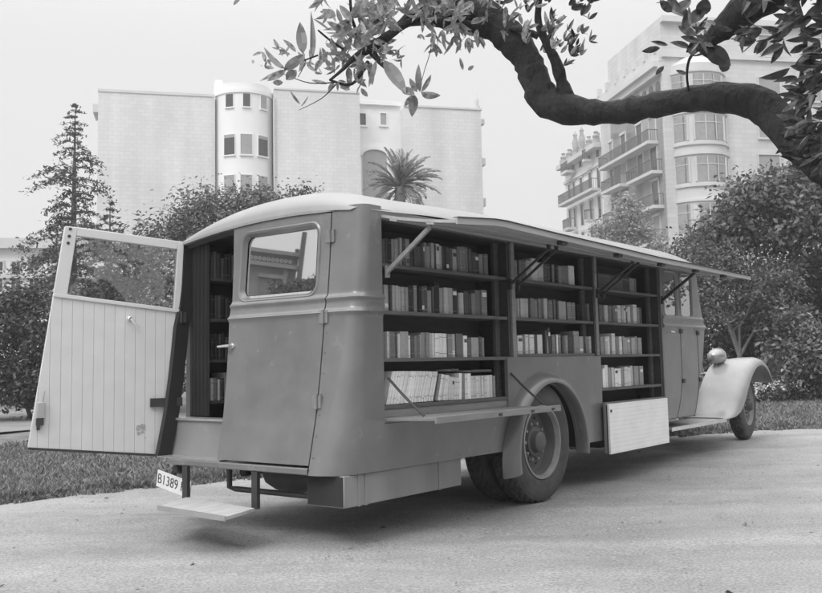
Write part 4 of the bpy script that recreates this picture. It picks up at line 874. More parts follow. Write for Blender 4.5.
tree('shrub', foot(805, 23.6), [B(805, 393, 23.6, 26, 13, 40, 30)], 'leaf_dark', .12, None, 'low dark shrub at the right edge below the pale-leaved one', 'shrub', 'shrubs along the border', .03, .24)
tree('shrub', foot(712, 25.5), [B(712, 385, 25.5, 24, 22, 50, 32), B(680, 390, 26, 24, 20, 40, 30)], 'leaf_dark', .11, None, 'dark low shrub seen between the cab and the front mudguard', 'shrub', 'shrubs along the border', .03, .26)
tree('shrub', foot(850, 24), [B(850, 370, 24, 36, 40, 60, 32)], 'leaf_dark', .13, None, 'dark shrub at the far right end of the border', 'shrub', 'shrubs along the border', .04, .3)
# left and behind the bus
tree('broadleaf_tree', foot(225, 29), [B(225, 228, 29, 52, 36, 130, 36), B(265, 222, 29.5, 40, 22, 70, 32), B(180, 255, 28.5, 42, 40, 110, 34), B(230, 275, 29, 60, 50, 110, 30), B(262, 203, 30.5, 20, 14, 26, 28)], 'leaf_mid', .14, None, 'broad feathery tree behind the roof of the bus', 'tree', 'trees behind the bus on the left', .18, .5)
tree('broadleaf_tree', foot(140, 27), [B(140, 275, 27, 40, 40, 100, 34), B(120, 320, 26.5, 50, 44, 100, 32), B(170, 300, 27, 40, 40, 80, 32)], 'leaf_dark', .13, None, 'rounded dark tree seen through the glass of the open door', 'tree', 'trees behind the bus on the left', .14, .42)
tree('broadleaf_tree', foot(300, 33), [B(302, 199, 33, 16, 11, 22, 26), B(310, 240, 33, 50, 36, 60, 26)], 'leaf_mid', .13, None, 'treetop just showing over the middle of the bus roof', 'tree', 'trees behind the bus on the left', .14, .4)
tree('shrub', foot(28, 23), [B(30, 330, 23, 34, 46, 110, 34), B(50, 375, 22.6, 30, 30, 60, 32), B(5, 345, 23.4, 34, 56, 90, 32), B(4, 388, 22.8, 36, 24, 150, 32), B(40, 394, 22.4, 30, 18, 100, 32)], 'leaf_dark', .12, None, 'dense dark hedge at the left edge beside the open door', 'shrub', 'shrubs on the left', .06, .34)
tree('shrub', foot(-35, 22), [B(-40, 340, 22, 40, 66, 80, 30)], 'leaf_mid', .12, None, 'hedge bush at the far left end of the lawn', 'shrub', 'shrubs on the left', .06, .34)
tree('shrub', foot(85, 24), [B(80, 365, 24, 36, 38, 70, 32), B(120, 385, 23.6, 50, 26, 70, 30)], 'leaf_dark', .12, None, 'dark shrub behind the boarded half of the open door', 'shrub', 'shrubs on the left', .05, .34)
tree('shrub', foot(190, 26), [B(190, 370, 26, 60, 44, 90, 30), B(260, 360, 26, 60, 50, 80, 30)], 'leaf_dark', .13, None, 'shrub hidden behind the rear doorway of the bus', 'shrub', 'shrubs on the left', .05, .36)
def conifer(px, D, ytop, ybot, wpx, label, nlev, droop=.25):
    b = foot(px, D); base = np.array([b[0], b[1], gh(b[0], b[1])-.05]); top = at(px, ytop, D); Hh = top[2]-base[2]; k = D/FPX
    o = tag(empty('conifer', base), label, 'tree', 'conifers on the left'); m = MB(); m.tube([(0, 0, 0), (0, 0, Hh*.5), (0, 0, Hh)], [.022*Hh, .012*Hh, .01], 8); V = []
    z0 = (at(px, ybot, D)[2] - base[2])
    for i in range(nlev):
        f = i/(nlev-1); z = z0 + (Hh-z0)*(f**.9); Lr = wpx*k*(1-f)**.85*(.45+.75*rng.random()) + .14
        nb = int(5 + 3*(1-f))
        for j in range(nb):
            an = rng.uniform(0, 2*PI); L1 = Lr*(.65 + .5*rng.random()); n = 7; s = np.linspace(0, 1, n); zz_ = z + .18*L1*np.sin(s*PI*.9) - droop*L1*s**1.6
            pts = np.stack([np.cos(an)*L1*s, np.sin(an)*L1*s, zz_], -1); m.tube([tuple(p) for p in pts[::2]], [.018, .014, .009, .004][:len(pts[::2])], 4, caps=False)
            for q in range(max(8, int(L1*30*(1.7-.95*f)))):
                ss = rng.random()**.55; p = np.array([np.interp(ss, s, pts[:, c]) for c in range(3)]) + rng.normal(size=3)*np.array([.10, .10, .035])*(.4+L1*.5)
                V.append((p, .11 + .10*rng.random()))
    m.build('trunk', 'bark', o, fix=False); C = np.array([v[0] for v in V]); S = np.array([v[1] for v in V])
    Nn = rng.normal(size=C.shape)*.6; Nn[:, 2] += .8; Nn /= np.linalg.norm(Nn, axis=1, keepdims=True); Q = leaf_quads(C, Nn, S, .38); fastmesh('crown', Q.reshape(-1, 3), np.arange(len(Q)*4).reshape(-1, 4), 'needle', o); return o
conifer(71, 33, 106, 335, 84, 'tall tiered conifer with a bare narrow top rising on the left', 34)
conifer(108, 31, 203, 340, 46, 'smaller conifer standing just right of the tall tiered one', 18)
conifer(55, 30, 262, 395, 52, 'squat spreading conifer in front of the tall tiered one', 16)
# palm behind the roof
def palm(px, D, yc, label):
    b = foot(px, D); base = np.array([b[0], b[1], 0.]); c = at(px, yc, D); h = c[2]; o = tag(empty('palm_tree', base), label, 'tree')
    m = MB(); m.tube([(0, 0, 0), (.05, 0, h*.5), (0, 0, h)], [.34, .24, .22], 12)
    for i in range(60): q = rng.uniform(0, 2*PI); z = h*rng.random(); m.box(.24*math.cos(q)-.05, .24*math.cos(q)+.05, .24*math.sin(q)-.05, .24*math.sin(q)+.05, z, z+.08)
    m.build('trunk', 'pale_bark', o, fix=False); V = []; st = MB(); k = D/FPX
    for i in range(86):
        an = rng.uniform(0, 2*PI); el = R(rng.uniform(-45, 88)); L1 = k*rng.uniform(26, 46); n = 12; s = np.linspace(0, 1, n)
        e = el - R(55)*s**1.5*(.4 + .6*math.cos(el)); r = np.cumsum(np.cos(e))/n*L1; z = np.cumsum(np.sin(e))/n*L1; P = np.stack([np.cos(an)*r, np.sin(an)*r, h + z], -1)
        st.tube([tuple(p) for p in P[::3]], [.03, .022, .015, .006][:len(P[::3])], 4, caps=False)
        side = np.array([-math.sin(an), math.cos(an), 0])
        for t in np.linspace(.16, 1, 30):
            p = np.array([np.interp(t, s, P[:, q]) for q in range(3)]); d = np.array([np.interp(min(t+.05, 1), s, P[:, q]) for q in range(3)]) - np.array([np.interp(t-.05, s, P[:, q]) for q in range(3)]); d /= np.linalg.norm(d)
            ll = L1*.24*math.sin(PI*min(1, t*.85+.12))**.7
            for sg in (-1, 1):
                u_ = d*.75 + side*sg*.6 + np.array([0, 0, .12+.1*rng.normal()]); u_ /= np.linalg.norm(u_); w_ = np.cross(u_, side*sg); w_ /= np.linalg.norm(w_)+1e-9; w_ = w_*.4 + np.array([0, 0, 1])*.3
                V.append([p, p + u_*ll*.5 + w_*.05, p + u_*ll, p + u_*ll*.5 - w_*.05])
    st.build('frond_stem', 'leaf_light', o, fix=False); V = np.array(V); fastmesh('crown', V.reshape(-1, 3), np.arange(len(V)*4).reshape(-1, 4), 'palm_leaf', o)
mk('palm_leaf', .34, .5, .25, .8, isl=.5, trans=.3)
palm(404, 40, 187, 'feather palm standing above the bus roof in front of the pale building')
# thin street trees by the balconied houses
tree('street_tree', foot(628, 52), [B(628, 222, 52, 13, 26, 60, 30), B(640, 245, 52, 22, 20, 60, 28), B(606, 236, 53, 14, 14, 34, 26)], 'leaf_pale', .20, None, 'thin pale street tree in front of the balconied houses', 'tree', None, .14, .5)
tree('street_tree', foot(668, 46), [B(672, 274, 46, 26, 20, 60, 28), B(645, 282, 46, 24, 18, 40, 28)], 'leaf_light', .18, None, 'leafy street tree low beside the rounded window bay', 'tree', None, .14, .5)
tree('broadleaf_tree', (27, 22), [((27, 22, 4.6), (3, 3, 2.4), 90, 30), ((24, 27, 3.8), (2.4, 2.4, 2.4), 70, 30)], 'leaf_mid', .2, None, 'added tree outside the picture to the right, mirrored in the cab windows', 'tree', None, .18, .6)  # unseen, added to give the cab glass something to reflect
for i_, (x, y, r) in enumerate(((19, 12.5, 3.2), (17, 7, 3.0), (16, 1, 3.4), (15, -6, 3.2), (10, -12, 3.6), (3, -16, 3.6), (24, 17, 3.2))):  # unseen ring added to block low sky light and darken reflections
    tree('broadleaf_tree', (x, y), [((x, y, r*1.35), (r, r, r*1.1), 110, 28), ((x, y, 1.5), (r*.95, r*.95, 1.5), 80, 28)], 'leaf_dark', .26, None, f'added tree outside the picture, {ORD[i_]} round the open side of the path', 'tree', 'added trees outside the picture', .2, .7)
tree('broadleaf_tree', (30, 12), [((30, 12, 4.2), (3, 3, 2.6), 90, 30)], 'leaf_mid', .2, None, 'second tree outside the picture to the right of the path', 'tree', None, .18, .6)
for i_, (x, y, h) in enumerate(((13, 27, 5.2), (18, 26, 5.8), (23.5, 30, 6.2), (4.5, 34, 4.0), (-2.5, 35, 4.2))):
    tree('broadleaf_tree', (x, y), [((x, y, h*.62), (2.4, 2.2, h*.36), 110, 30), ((x+1.4, y+.5, h*.45), (1.9, 1.8, h*.36), 70, 28)], 'leaf_dark', .19, None, f'{ORD[i_]} of the bushy trees hidden beyond the lawn behind the bus', 'tree', 'hidden trees beyond the lawn', .14, .5)
# ------------------------------------------------------------------ tree overhead, its trunk just outside the frame on the right
ft = tag(empty('overhanging_tree', (2.05, 2.9, 0)), 'near tree whose thick crooked limb and long leaves hang across the top of the picture', 'tree')
FB = np.array([2.05, 2.9, 0.])
def limb(mm, rows, n=10, jit=.06, sub=5, ks=1.):
    P = np.array([at(x, y, D) for x, y, w_, D in rows]); Rr = np.array([w_*D/FPX/2 for x, y, w_, D in rows])
    k = len(P); t = np.arange(k); tt = np.linspace(0, k-1, (k-1)*sub+1)
    def cr(T, q):
        i = np.clip(np.floor(q).astype(int), 0, k-2); f = (q-i)[:, None]; p0, p1, p2, p3 = T[np.maximum(i-1, 0)], T[i], T[i+1], T[np.minimum(i+2, k-1)]
        return .5*((2*p1) + (p2-p0)*f + (2*p0-5*p1+4*p2-p3)*f*f + (3*p1-p0-3*p2+p3)*f**3)
    Q = cr(P, tt); q = np.interp(tt, t, Rr)*(1 + jit*rng.normal(size=len(tt)))
    mm.tube([tuple(p - FB) for p in Q], list(q), n); return Q
m = MB()
q_ = at(1010, 250, 2.9) - FB; q2 = at(985, 185, 2.85) - FB
m.tube([(q_[0]+.10, q_[1], -.1), (q_[0]+.08, q_[1], .12), (q_[0]+.10, q_[1]+.02, .5), (q_[0]+.05, q_[1], 1.0), tuple(q_ + np.array([0, 0, -.15])), tuple(q_ + np.array([0, 0, .02])), tuple(q2)], [.30, .21, .17, .16, .165, .15, .125], 16)
limb(m, [(1010, 250, 92, 2.9), (940, 262, 66, 2.85), (880, 222, 50, 2.8), (836, 172, 44, 2.8), (800, 143, 40, 2.85), (765, 108, 38, 2.95), (738, 99, 32, 3.0), (700, 98, 27, 3.1), (655, 105, 25, 3.2), (618, 112, 24, 3.28), (580, 111, 27, 3.34), (548, 103, 34, 3.4), (536, 82, 30, 3.42), (527, 60, 30, 3.44), (512, 40, 34, 3.46), (490, 20, 38, 3.5), (468, 6, 36, 3.54), (446, -14, 32, 3.6), (420, -45, 28, 3.7)])
limb(m, [(572, 108, 18, 3.36), (563, 86, 14, 3.36), (556, 62, 11.5, 3.34), (547, 44, 9, 3.32), (538, 20, 7, 3.3), (541, -10, 6, 3.26)])
limb(m, [(538, 36, 8, 3.34), (520, 29, 6, 3.36), (505, 28, 6, 3.44)], 6)
limb(m, [(500, 34, 22, 3.48), (470, 27, 14, 3.46), (445, 23, 12, 3.44), (425, 20, 11, 3.42), (405, 24, 9, 3.40), (388, 36, 10, 3.38), (370, 48, 11, 3.36), (354, 58, 6, 3.34), (342, 70, 3.5, 3.3), (330, 80, 2.5, 3.25)])
limb(m, [(330, 80, 2.5, 3.25), (352, 84, 3, 3.28), (368, 62, 5, 3.34)], 6)
limb(m, [(455, 10, 26, 3.5), (430, 8, 18, 3.46), (415, 12, 10, 3.44), (395, 28, 6, 3.4)], 8)
limb(m, [(306, 60, .9, 3.4), (302, 70, 1.0, 3.38), (298, 77, .8, 3.34)], 5)
limb(m, [(284, 74, .7, 3.36), (310, 83, 1.2, 3.3), (338, 82, 1.6, 3.28)], 5)
limb(m, [(338, 82, 1.5, 3.28), (322, 98, 1.0, 3.28), (299, 110, .6, 3.28)], 5)
limb(m, [(372, 52, 8, 3.36), (380, 62, 6, 3.34), (392, 74, 3, 3.3), (412, 95, 3, 3.3)], 6)
limb(m, [(880, -70, 60, 2.6), (820, -38, 50, 2.65), (785, -18, 42, 2.7), (752, 4, 36, 2.75), (728, 24, 28, 2.8), (712, 38, 18, 2.84), (702, 46, 9, 2.86)])
limb(m, [(1010, 240, 90, 2.9), (960, 120, 76, 2.8), (920, 10, 66, 2.7), (880, -70, 60, 2.6)])
limb(m, [(690, 98, 3, 3.1), (687, 76, 2.5, 3.05), (690, 58, 3, 2.95), (700, 48, 4, 2.87)], 5)
for row in ([(432, 22, 1.6, 3.4), (431, 48, .9, 3.4), (424, 72, .7, 3.38), (420, 88, .6, 3.36)], [(345, 50, 3, 3.34), (330, 40, 2.4, 3.32), (318, 30, 2, 3.3)], [(360, 40, 4, 3.36), (352, 18, 3, 3.34), (350, -6, 3, 3.32)], [(380, 30, 4, 3.38), (384, 10, 3, 3.36), (390, -8, 3, 3.34)], [(318, 55, 2, 3.3), (300, 62, 1.6, 3.3), (284, 70, 1.4, 3.3)], [(790, -20, 8, 2.6), (805, 40, 5, 2.55), (800, 90, 4, 2.5), (808, 150, 3, 2.5)], [(850, 0, 10, 2.5), (838, 60, 6, 2.45), (825, 110, 4, 2.4)]):
    limb(m, row, 5)
m.build('trunk', 'dark_bark', ft, fix=False)
mk('near_leaf', .060, .32, .25, 3., isl=.45, trans=.18); mk('near_leaf_flare', .25, .4, .25, 3., isl=.4, trans=.45)  # flare over the left sprays is put into the second leaf's paler colour
LV = []; LM = []; LMI = [0]
def leaf(p, axis, L_, wd, normal):                 # a folded, slightly curling pointed blade: 2 x 6 quads
    axis = axis/np.linalg.norm(axis); s = np.cross(normal, axis); s /= np.linalg.norm(s)+1e-9; nn = np.cross(axis, s); cu = rng.normal()*.22; fo = .25 + .2*rng.random(); q = []
    T = np.linspace(0, 1, 7); pts = []
    for t in T:
        w_ = wd*(math.sin(PI*t**.85)**.8)*.5 + .0004; c = p + axis*L_*t + nn*L_*cu*t*t
        pts.append((c - s*w_ + nn*w_*fo, c, c + s*w_ + nn*w_*fo))
    for i in range(6):
        q.append([pts[i][0], pts[i+1][0], pts[i+1][1], pts[i][1]]); q.append([pts[i][1], pts[i+1][1], pts[i+1][2], pts[i][2]])
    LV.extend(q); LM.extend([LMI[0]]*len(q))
def lpx(x, y, x2, y2, wpx, D, tw=.5):
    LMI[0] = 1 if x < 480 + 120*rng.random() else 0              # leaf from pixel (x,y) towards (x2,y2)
    p = at(x, y, D); e = at(x2, y2, D + rng.normal()*.03); v = CAM - p; v /= np.linalg.norm(v); n = v + rng.normal(size=3)*tw; n /= np.linalg.norm(n)
    leaf(p - FB, e - p, np.linalg.norm(e-p), wpx*D/FPX, n)
for a in [(303, 54, 300, 22, 11), (311, 60, 318, 26, 6), (336, 56, 332, 37, 9), (286, 69, 262, 50, 9), (288, 57, 280, 40, 5), (296, 52, 284, 38, 5), (284, 70, 305, 54, 10), (285, 70, 258, 76, 7), (286, 70, 267, 82, 7), (286, 80, 296, 71, 10), (283, 82, 272, 83, 6), (327, 84, 312, 82, 5), (334, 82, 328, 92, 5), (252, 60, 256, 66, 3), (262, 66, 260, 67, 2.5),
          (384, 60, 406, 94, 15), (402, 88, 416, 97, 9), (420, 92, 414, 65, 7), (421, 92, 433, 74, 5), (421, 92, 441, 98, 11), (415, 95, 412, 117, 10), (414, 95, 405, 108, 7), (417, 92, 410, 78, 6), (371, 62, 368, 86, 8), (362, 58, 358, 84, 8), (376, 60, 372, 90, 7), (366, 80, 352, 90, 8), (352, 84, 336, 86, 6), (352, 84, 345, 78, 5), (463, 70, 459, 58, 4), (468, 70, 472, 66, 4), (350, 90, 340, 84, 6), (361, 88, 368, 98, 5), (300, 104, 290, 92, 3), (301, 106, 309, 96, 3),
          (350, 20, 335, 30, 9), (352, 22, 340, 6, 8), (350, 15, 362, 0, 9), (330, 30, 318, 16, 5), (322, 24, 330, 8, 5), (240, 0, 232, 4, 6), (336, 16, 322, 12, 10), (355, 35, 344, 22, 7), (345, 36, 335, 30, 6)]:
    lpx(*a, 3.3)
for a in [(706, 46, 727, 62, 18), (727, 60, 722, 72, 12), (690, 48, 672, 40, 8), (700, 40, 684, 52, 12), (700, 44, 710, 60, 20), (696, 36, 678, 26, 9), (692, 46, 690, 60, 9), (660, 48, 640, 50, 7), (668, 45, 650, 42, 5), (688, 18, 662, -2, 16), (690, 16, 676, 30, 14), (672, 12, 660, 0, 9), (687, 74, 676, 70, 4), (790, 68, 763, 82, 12), (700, 16, 704, -2, 16), (672, 10, 668, -6, 10), (676, 12, 690, 4, 12), (664, 66, 656, 74, 5), (690, 24, 706, 8, 14)]:
    lpx(*a, 2.86, .35)
def spray(x0, x1, y0, y1, n, D, lmin, lmax, dirn=None, tw=.8, cl=4):
    for i in range(n):
        x, y = rng.uniform(x0, x1), rng.uniform(y0, y1); d = D + rng.normal()*.08
        for k in range(rng.integers(2, cl+1)):
            L_ = rng.uniform(lmin, lmax); an = rng.uniform(0, 2*PI) if dirn is None else R(dirn) + rng.normal()*.45
            lpx(x, y, x + L_*math.cos(an), y + L_*math.sin(an), L_*rng.uniform(.26, .42), d, tw)
spray(338, 392, 14, 54, 26, 3.36, 8, 20); spray(355, 400, -12, 26, 18, 3.34, 10, 22); spray(342, 366, 40, 84, 10, 3.34, 8, 18); spray(300, 335, 40, 72, 7, 3.3, 6, 14)
spray(398, 470, -8, 16, 26, 3.4, 9, 20); spray(440, 485, 24, 44, 15, 3.42, 7, 15, 80); spray(420, 440, 26, 48, 5, 3.4, 6, 14, 90)
spray(520, 592, -8, 58, 46, 3.26, 7, 15, -60, .7, 5); spray(548, 590, 40, 66, 8, 3.28, 6, 12, -40); spray(470, 520, -12, 4, 14, 3.45, 8, 16); spray(395, 410, 50, 62, 3, 3.34, 5, 10)
spray(372, 400, 40, 60, 8, 3.34, 7, 15); spray(415, 480, -6, 24, 22, 3.36, 8, 17); spray(484, 520, 2, 36, 10, 3.36, 7, 14); spray(310, 345, 55, 85, 8, 3.3, 5, 11); spray(262, 292, 48, 74, 5, 3.3, 6, 12); spray(690, 716, 6, 48, 7, 2.8, 12, 22); spray(655, 680, -20, 2, 6, 2.85, 10, 22); spray(318, 342, -6, 14, 3, 3.3, 10, 18)
spray(780, 840, -20, 55, 26, 2.45, 14, 28, 160); spray(796, 850, 40, 165, 85, 2.4, 10, 24, 150, .8, 5); spray(735, 800, -25, 2, 12, 2.6, 14, 26); spray(745, 778, 22, 44, 6, 2.6, 12, 24, 150); spray(840, 930, -60, 160, 60, 2.4, 14, 30)
V = np.array(LV); fastmesh('crown', V.reshape(-1, 3), np.arange(len(V)*4).reshape(-1, 4), ['near_leaf', 'near_leaf_flare'], ft, mi=LM)

# ------------------------------------------------------------------ houses
def brick(name, v, cw, chh, con):
    m = mk(name, v, .85, .15, .5, stretch=(1, 1, .18)); nt = m.node_tree; N = nt.nodes; L = nt.links; b = N['Principled BSDF']; old = b.inputs['Base Color'].links[0].from_socket
    tc = N.new('ShaderNodeTexCoord'); sx = N.new('ShaderNodeSeparateXYZ'); L.new(tc.outputs['Object'], sx.inputs[0]); cb_ = N.new('ShaderNodeCombineXYZ'); ad = N.new('ShaderNodeMath'); ad.operation = 'ADD'
    L.new(sx.outputs['X'], ad.inputs[0]); L.new(sx.outputs['Y'], ad.inputs[1]); L.new(ad.outputs[0], cb_.inputs[0]); L.new(sx.outputs['Z'], cb_.inputs[1])
    br = N.new('ShaderNodeTexBrick'); br.inputs['Scale'].default_value = 1; br.inputs['Brick Width'].default_value = cw; br.inputs['Row Height'].default_value = chh; br.inputs['Mortar Size'].default_value = .03
    br.inputs['Color1'].default_value = (1, 1, 1, 1); br.inputs['Color2'].default_value = (1-con*.6,)*3 + (1,); br.inputs['Mortar'].default_value = (1-con,)*3 + (1,); L.new(cb_.outputs[0], br.inputs['Vector'])
    bwn = N.new('ShaderNodeRGBToBW'); L.new(br.outputs['Color'], bwn.inputs[0]); mu = N.new('ShaderNodeMath'); mu.operation = 'MULTIPLY'; L.new(old, mu.inputs[0]); L.new(bwn.outputs[0], mu.inputs[1]); L.new(mu.outputs[0], b.inputs['Base Color']); return m
brick('party_brick', .64, .7, .36, .12); brick('ashlar', .58, 1.6, .42, .16)
mk('render_white', .76, .8, .05, .5); mk('stone_pale', .56, .8, .1, .4); mk('old_stone', .34, .8, .2, 2.); mk('house_pane', .03, .15, .2, .6); mk('blind', .29, .7, .1, 2.); mk('curtained', .28, .4, .15, 3.); mk('balcony_iron', .10, .6)
mk('roof_tile', .25, .85, .2, 2.)
class Bld:                                         # local frame: x along the facade, y into the building, z up
    def __init__(s, name, p, ang, label, cat='building', group=None): s.o = tag(empty(name, (p[0], p[1], -.1), ang), label, cat, group); s.p = np.array([p[0], p[1], 0]); s.e = np.array([math.cos(ang), math.sin(ang), 0]); s.n = np.array([-math.sin(ang), math.cos(ang), 0])
    def px(s, x, y, off=0.):                       # where a photo pixel falls on the facade plane
        v = ray(x, y); p0 = s.p + s.n*off; t = ((p0 - CAM) @ s.n)/(v @ s.n); q = CAM + t*v - s.p; return float(q @ s.e), float(q[2]) + .1
    def boxes(s, name, mat, L_, label=None, parent=None):
        for b in L_: m = MB(); m.box(*b); o = m.build(name, mat, parent or s.o, label)
        return o
def window(B_, x0, x1, z0, z1, pane='house_pane', frame='render_white', y=0., fd=.10, mull=True):
    f = MB(); t = .10; f.box(x0-t, x0, y-fd, y+.02, z0-t, z1+t); f.box(x1, x1+t, y-fd, y+.02, z0-t, z1+t); f.box(x0, x1, y-fd, y+.02, z1, z1+t); f.box(x0-t*1.5, x1+t*1.5, y-fd-.08, y+.02, z0-t*1.6, z0)
    if mull: f.box((x0+x1)/2-.04, (x0+x1)/2+.04, y-.05, y-.01, z0, z1); f.box(x0, x1, y-.045, y-.012, z0+(z1-z0)*.68, z0+(z1-z0)*.68+.06)
    o = f.build('window', frame, B_.o); p = MB(); p.box(x0, x1, y-.012, y+.01, z0, z1); p.build('pane', pane, o); return o
# left: bare party walls with a rounded bay between them
pl = at(97, 380, 80); ang = R(14)
BL = Bld('apartment_building', pl, ang, 'pale apartment block with bare party walls and rounded bay, behind the left trees')
X = lambda x, y=200: BL.px(x, y)[0]
Zp = lambda x, y: BL.px(x, y)[1]
x0, x1, x2, x3, x4, x5 = X(97), X(215), X(274), X(360), X(405), X(482); zl, zr, zm, zq = Zp(97, 90), Zp(215, 96.5), Zp(290, 92), Zp(440, 109.5)
m = MB(); m.hexa([(x0, 0, 0), (x1, 0, 0), (x1, 14, 0), (x0, 14, 0), (x0, 0, zl), (x1, 0, zl-.1), (x1, 14, zl-.1), (x0, 14, zl)]); m.build('party_wall', 'party_brick', BL.o)
BL.boxes('party_wall', 'party_brick', [(x2, x3, -.6, 12, 0, zm)]); BL.boxes('party_wall', 'party_brick', [(x4, x5, -.4, 14, 0, zq)])
zt = Zp(245, 87); m = MB(); cxb = (x1+x2)/2; rb_ = (x2-x1)/2
m.lathe([(0, rb_), (zt-1.0, rb_), (zt-.95, rb_+.12), (zt-.6, rb_+.12), (zt-.6, rb_), (zt, rb_), (zt, 0)], 48, 'z', (cxb, 1.2, 0)); m.box(x1-.01, x2+.01, 1.2, 13, 0, zt-.4); m.build('round_bay', 'render_white', BL.o)
def bayw(px0, px1, py0, py1, pane):
    xa, xb = X(px0, py0), X(px1, py0); z1, z0 = Zp(245, py0), Zp(245, py1); xm = (xa+xb)/2 - cxb
    th = math.asin(max(-.95, min(.95, xm/rb_))); o = empty('window', (cxb + (rb_+.0)*math.sin(th), 1.2 - (rb_+.0)*math.cos(th), 0), th); o.parent = BL.o; hw = (xb-xa)/2/max(.45, math.cos(th))
    f = MB(); t = .08; f.box(-hw-t*.5, -hw, -.05, .12, z0, z1); f.box(hw, hw+t*.5, -.05, .12, z0, z1); f.box(-hw-t*.5, hw+t*.5, -.05, .12, z1, z1+t*.5); f.box(-hw-t, hw+t, -.14, .12, z0-t*1.5, z0); f.build('frame', 'render_white', o)
    p = MB(); p.box(-hw, hw, -.03, .1, z0, z1); p.build('pane', pane, o)
    if pane == 'house_pane' and py0 > 130: b = MB(); b.box(-hw, hw, -.045, -.03, z1-.3, z1); b.build('blind', 'blind', o)
for r, (ya, yb) in enumerate(((98, 111), (138, 158), (178, 200), (218, 240))):
    for k, (a, b) in enumerate(((225.5, 232.5), (242, 249), (259.5, 266)) if r == 0 else ((224, 234), (239.5, 251), (257, 267))):
        bayw(a, b, ya, yb, ['house_pane', 'blind', 'house_pane'][k] if r == 1 else ('house_pane' if r == 0 and k < 2 else 'blind'))
BL.boxes('rear_wall', 'render_white', [(x3, x4, 1.2, 12, 0, Zp(380, 97))]); BL.boxes('cornice', 'render_white', [(x3-.1, x4+.1, .9, 1.2, Zp(380, 97)-.5, Zp(380, 97)-.1)])
for a, b in ((363, 369.5), (384.5, 390.5)): window(BL, X(a), X(b), Zp(a, 122), Zp(a, 110), 'house_pane' if a < 370 else 'blind', y=1.2, mull=False)
m = MB(); xa, xb, zb, ze = X(365.5), X(390), Zp(378, 200), Zp(378, 153); xc = (xa+xb)/2
m.prism([(xa, zb), (xb, zb)] + [(xc + (xb-xc)*math.cos(q), ze + (Zp(378, 147)-ze)*math.sin(q)) for q in np.linspace(0, PI, 14)], lambda p, t: (p[0], t, p[1]), 1.14, 1.22); m.build('arched_window', 'blind', BL.o)
m = MB(); P = [(xc + (xb-xc+.15)*math.cos(q), ze + (Zp(378, 147)-ze+.15)*math.sin(q)) for q in np.linspace(0, PI, 14)]
for p, q in zip(P[:-1], P[1:]): m.bar((p[0], 1.1, p[1]), (q[0], 1.1, q[1]), .3)
m.build('arch_moulding', 'render_white', BL.o)
BL.boxes('chimney', 'render_white', [(X(215.5), X(225), 3, 4.2, zt-.5, Zp(220, 73)), (X(216.5), X(224), 3.2, 4.0, Zp(220, 73), Zp(220, 69.5))]); BL.boxes('chimney', 'stone_pale', [(X(233), X(236), 4, 4.6, zt-.5, Zp(235, 83))])
BL.boxes('parapet', 'stone_pale', [(x0-.05, x1, -.08, .3, zl-.12, zl+.12), (x2, x3, -.68, .0, zm, zm+.16), (x4, x5+.1, -.5, .0, zq, zq+.18)])
m = MB(); m.lathe([(0, .35), (.4, .35), (.45, .2), (1.0, .26), (1.3, .1), (1.9, .02)], 12, 'z', (X(479), 0, zq+.1)); m.build('finial', 'stone_pale', BL.o)
BL.boxes('drainpipe', 'stone_pale', [(x1-.15, x1, -.18, -.02, 0, zr), (x2-.1, x2+.02, -.82, -.62, 0, zr)])
BL.boxes('cornice', 'stone_pale', [(x5, x5+.5, 0, 3, Zp(484, 124), Zp(484, 119)), (x5, x5+.5, 0, 2, Zp(484, 165), Zp(484, 158)), (x5, x5+.4, 0, 2, Zp(484, 206), Zp(484, 198)), (x0-.45, x0, 0, 3, Zp(97, 112), Zp(97, 104))])
# right: corner house with rounded window bay and balconied flank
D0 = 78.; pc_ = at(676, 358, D0); a2 = R(90+10.2)      # flank runs away from us
BR = Bld('apartment_building', pc_, a2, 'balconied flank of the corner house, running away down the street on the right')
F = lambda x, y: BR.px(x, y)
fx = lambda x: F(x, 200)[0]
fl1 = fx(603.5); ztop = F(660, 62)[1]
brm = MB(); brm.box(.35, fl1, -12, -.0, 0, ztop); brm.build('flank_wall', 'ashlar', BR.o)
BR.boxes('cornice', 'stone_pale', [(.03, fl1+.2, .0, .75, ztop-.5, ztop), (0, fl1+.1, .0, .4, ztop-1.1, ztop-.5), (0, fl1+.2, -.05, .25, ztop, ztop+.9)])
BR.boxes('roof_pedestal', 'stone_pale', [(q, q+.4, -.1, .35, ztop+.9, ztop+1.7) for q in np.linspace(.5, fl1-.6, 7)])
# arcaded loggia under the cornice
for q in np.linspace(.6, fl1*.52, 6):
    m = MB(); m.prism([(q, ztop-3.1), (q+.75, ztop-3.1)] + [(q+.375+.375*math.cos(t), ztop-1.9+.375*math.sin(t)) for t in np.linspace(0, PI, 8)], lambda p, t: (p[0], t, p[1]), -.02, .06); m.build('arched_window', 'house_pane', BR.o)
def balcony(B_, xa, xb, z, dep=1.0, side=1):
    o = MB(); o.box(xa, xb, .005*side, dep*side, z-.28, z) if side > 0 else o.box(xa, xb, -dep, -.005, z-.28, z); b_ = o.build('balcony', 'stone_pale', B_.o)
    r = MB(); y = dep*side
    y0, y1 = sorted((y-.03*side, y-.07*side))
    r.box(xa, xb, y0, y1, z+.95, z+1.02); n = max(4, int((xb-xa)/.16))
    for q in np.linspace(xa+.03, xb-.03, n): r.box(q-.014, q+.014, y0, y1, z, z+.95)
    for q in (xa+.03, xb-.03):
        for t in np.linspace(.05, dep-.1, 5): r.box(q-.014, q+.014, *(sorted((t*side-.014, t*side+.014))), z, z+.95)
        r.box(q-.02, q+.02, *sorted((.0, y)), z+.95, z+1.02)
    r.build('railing', 'balcony_iron', b_); return b_
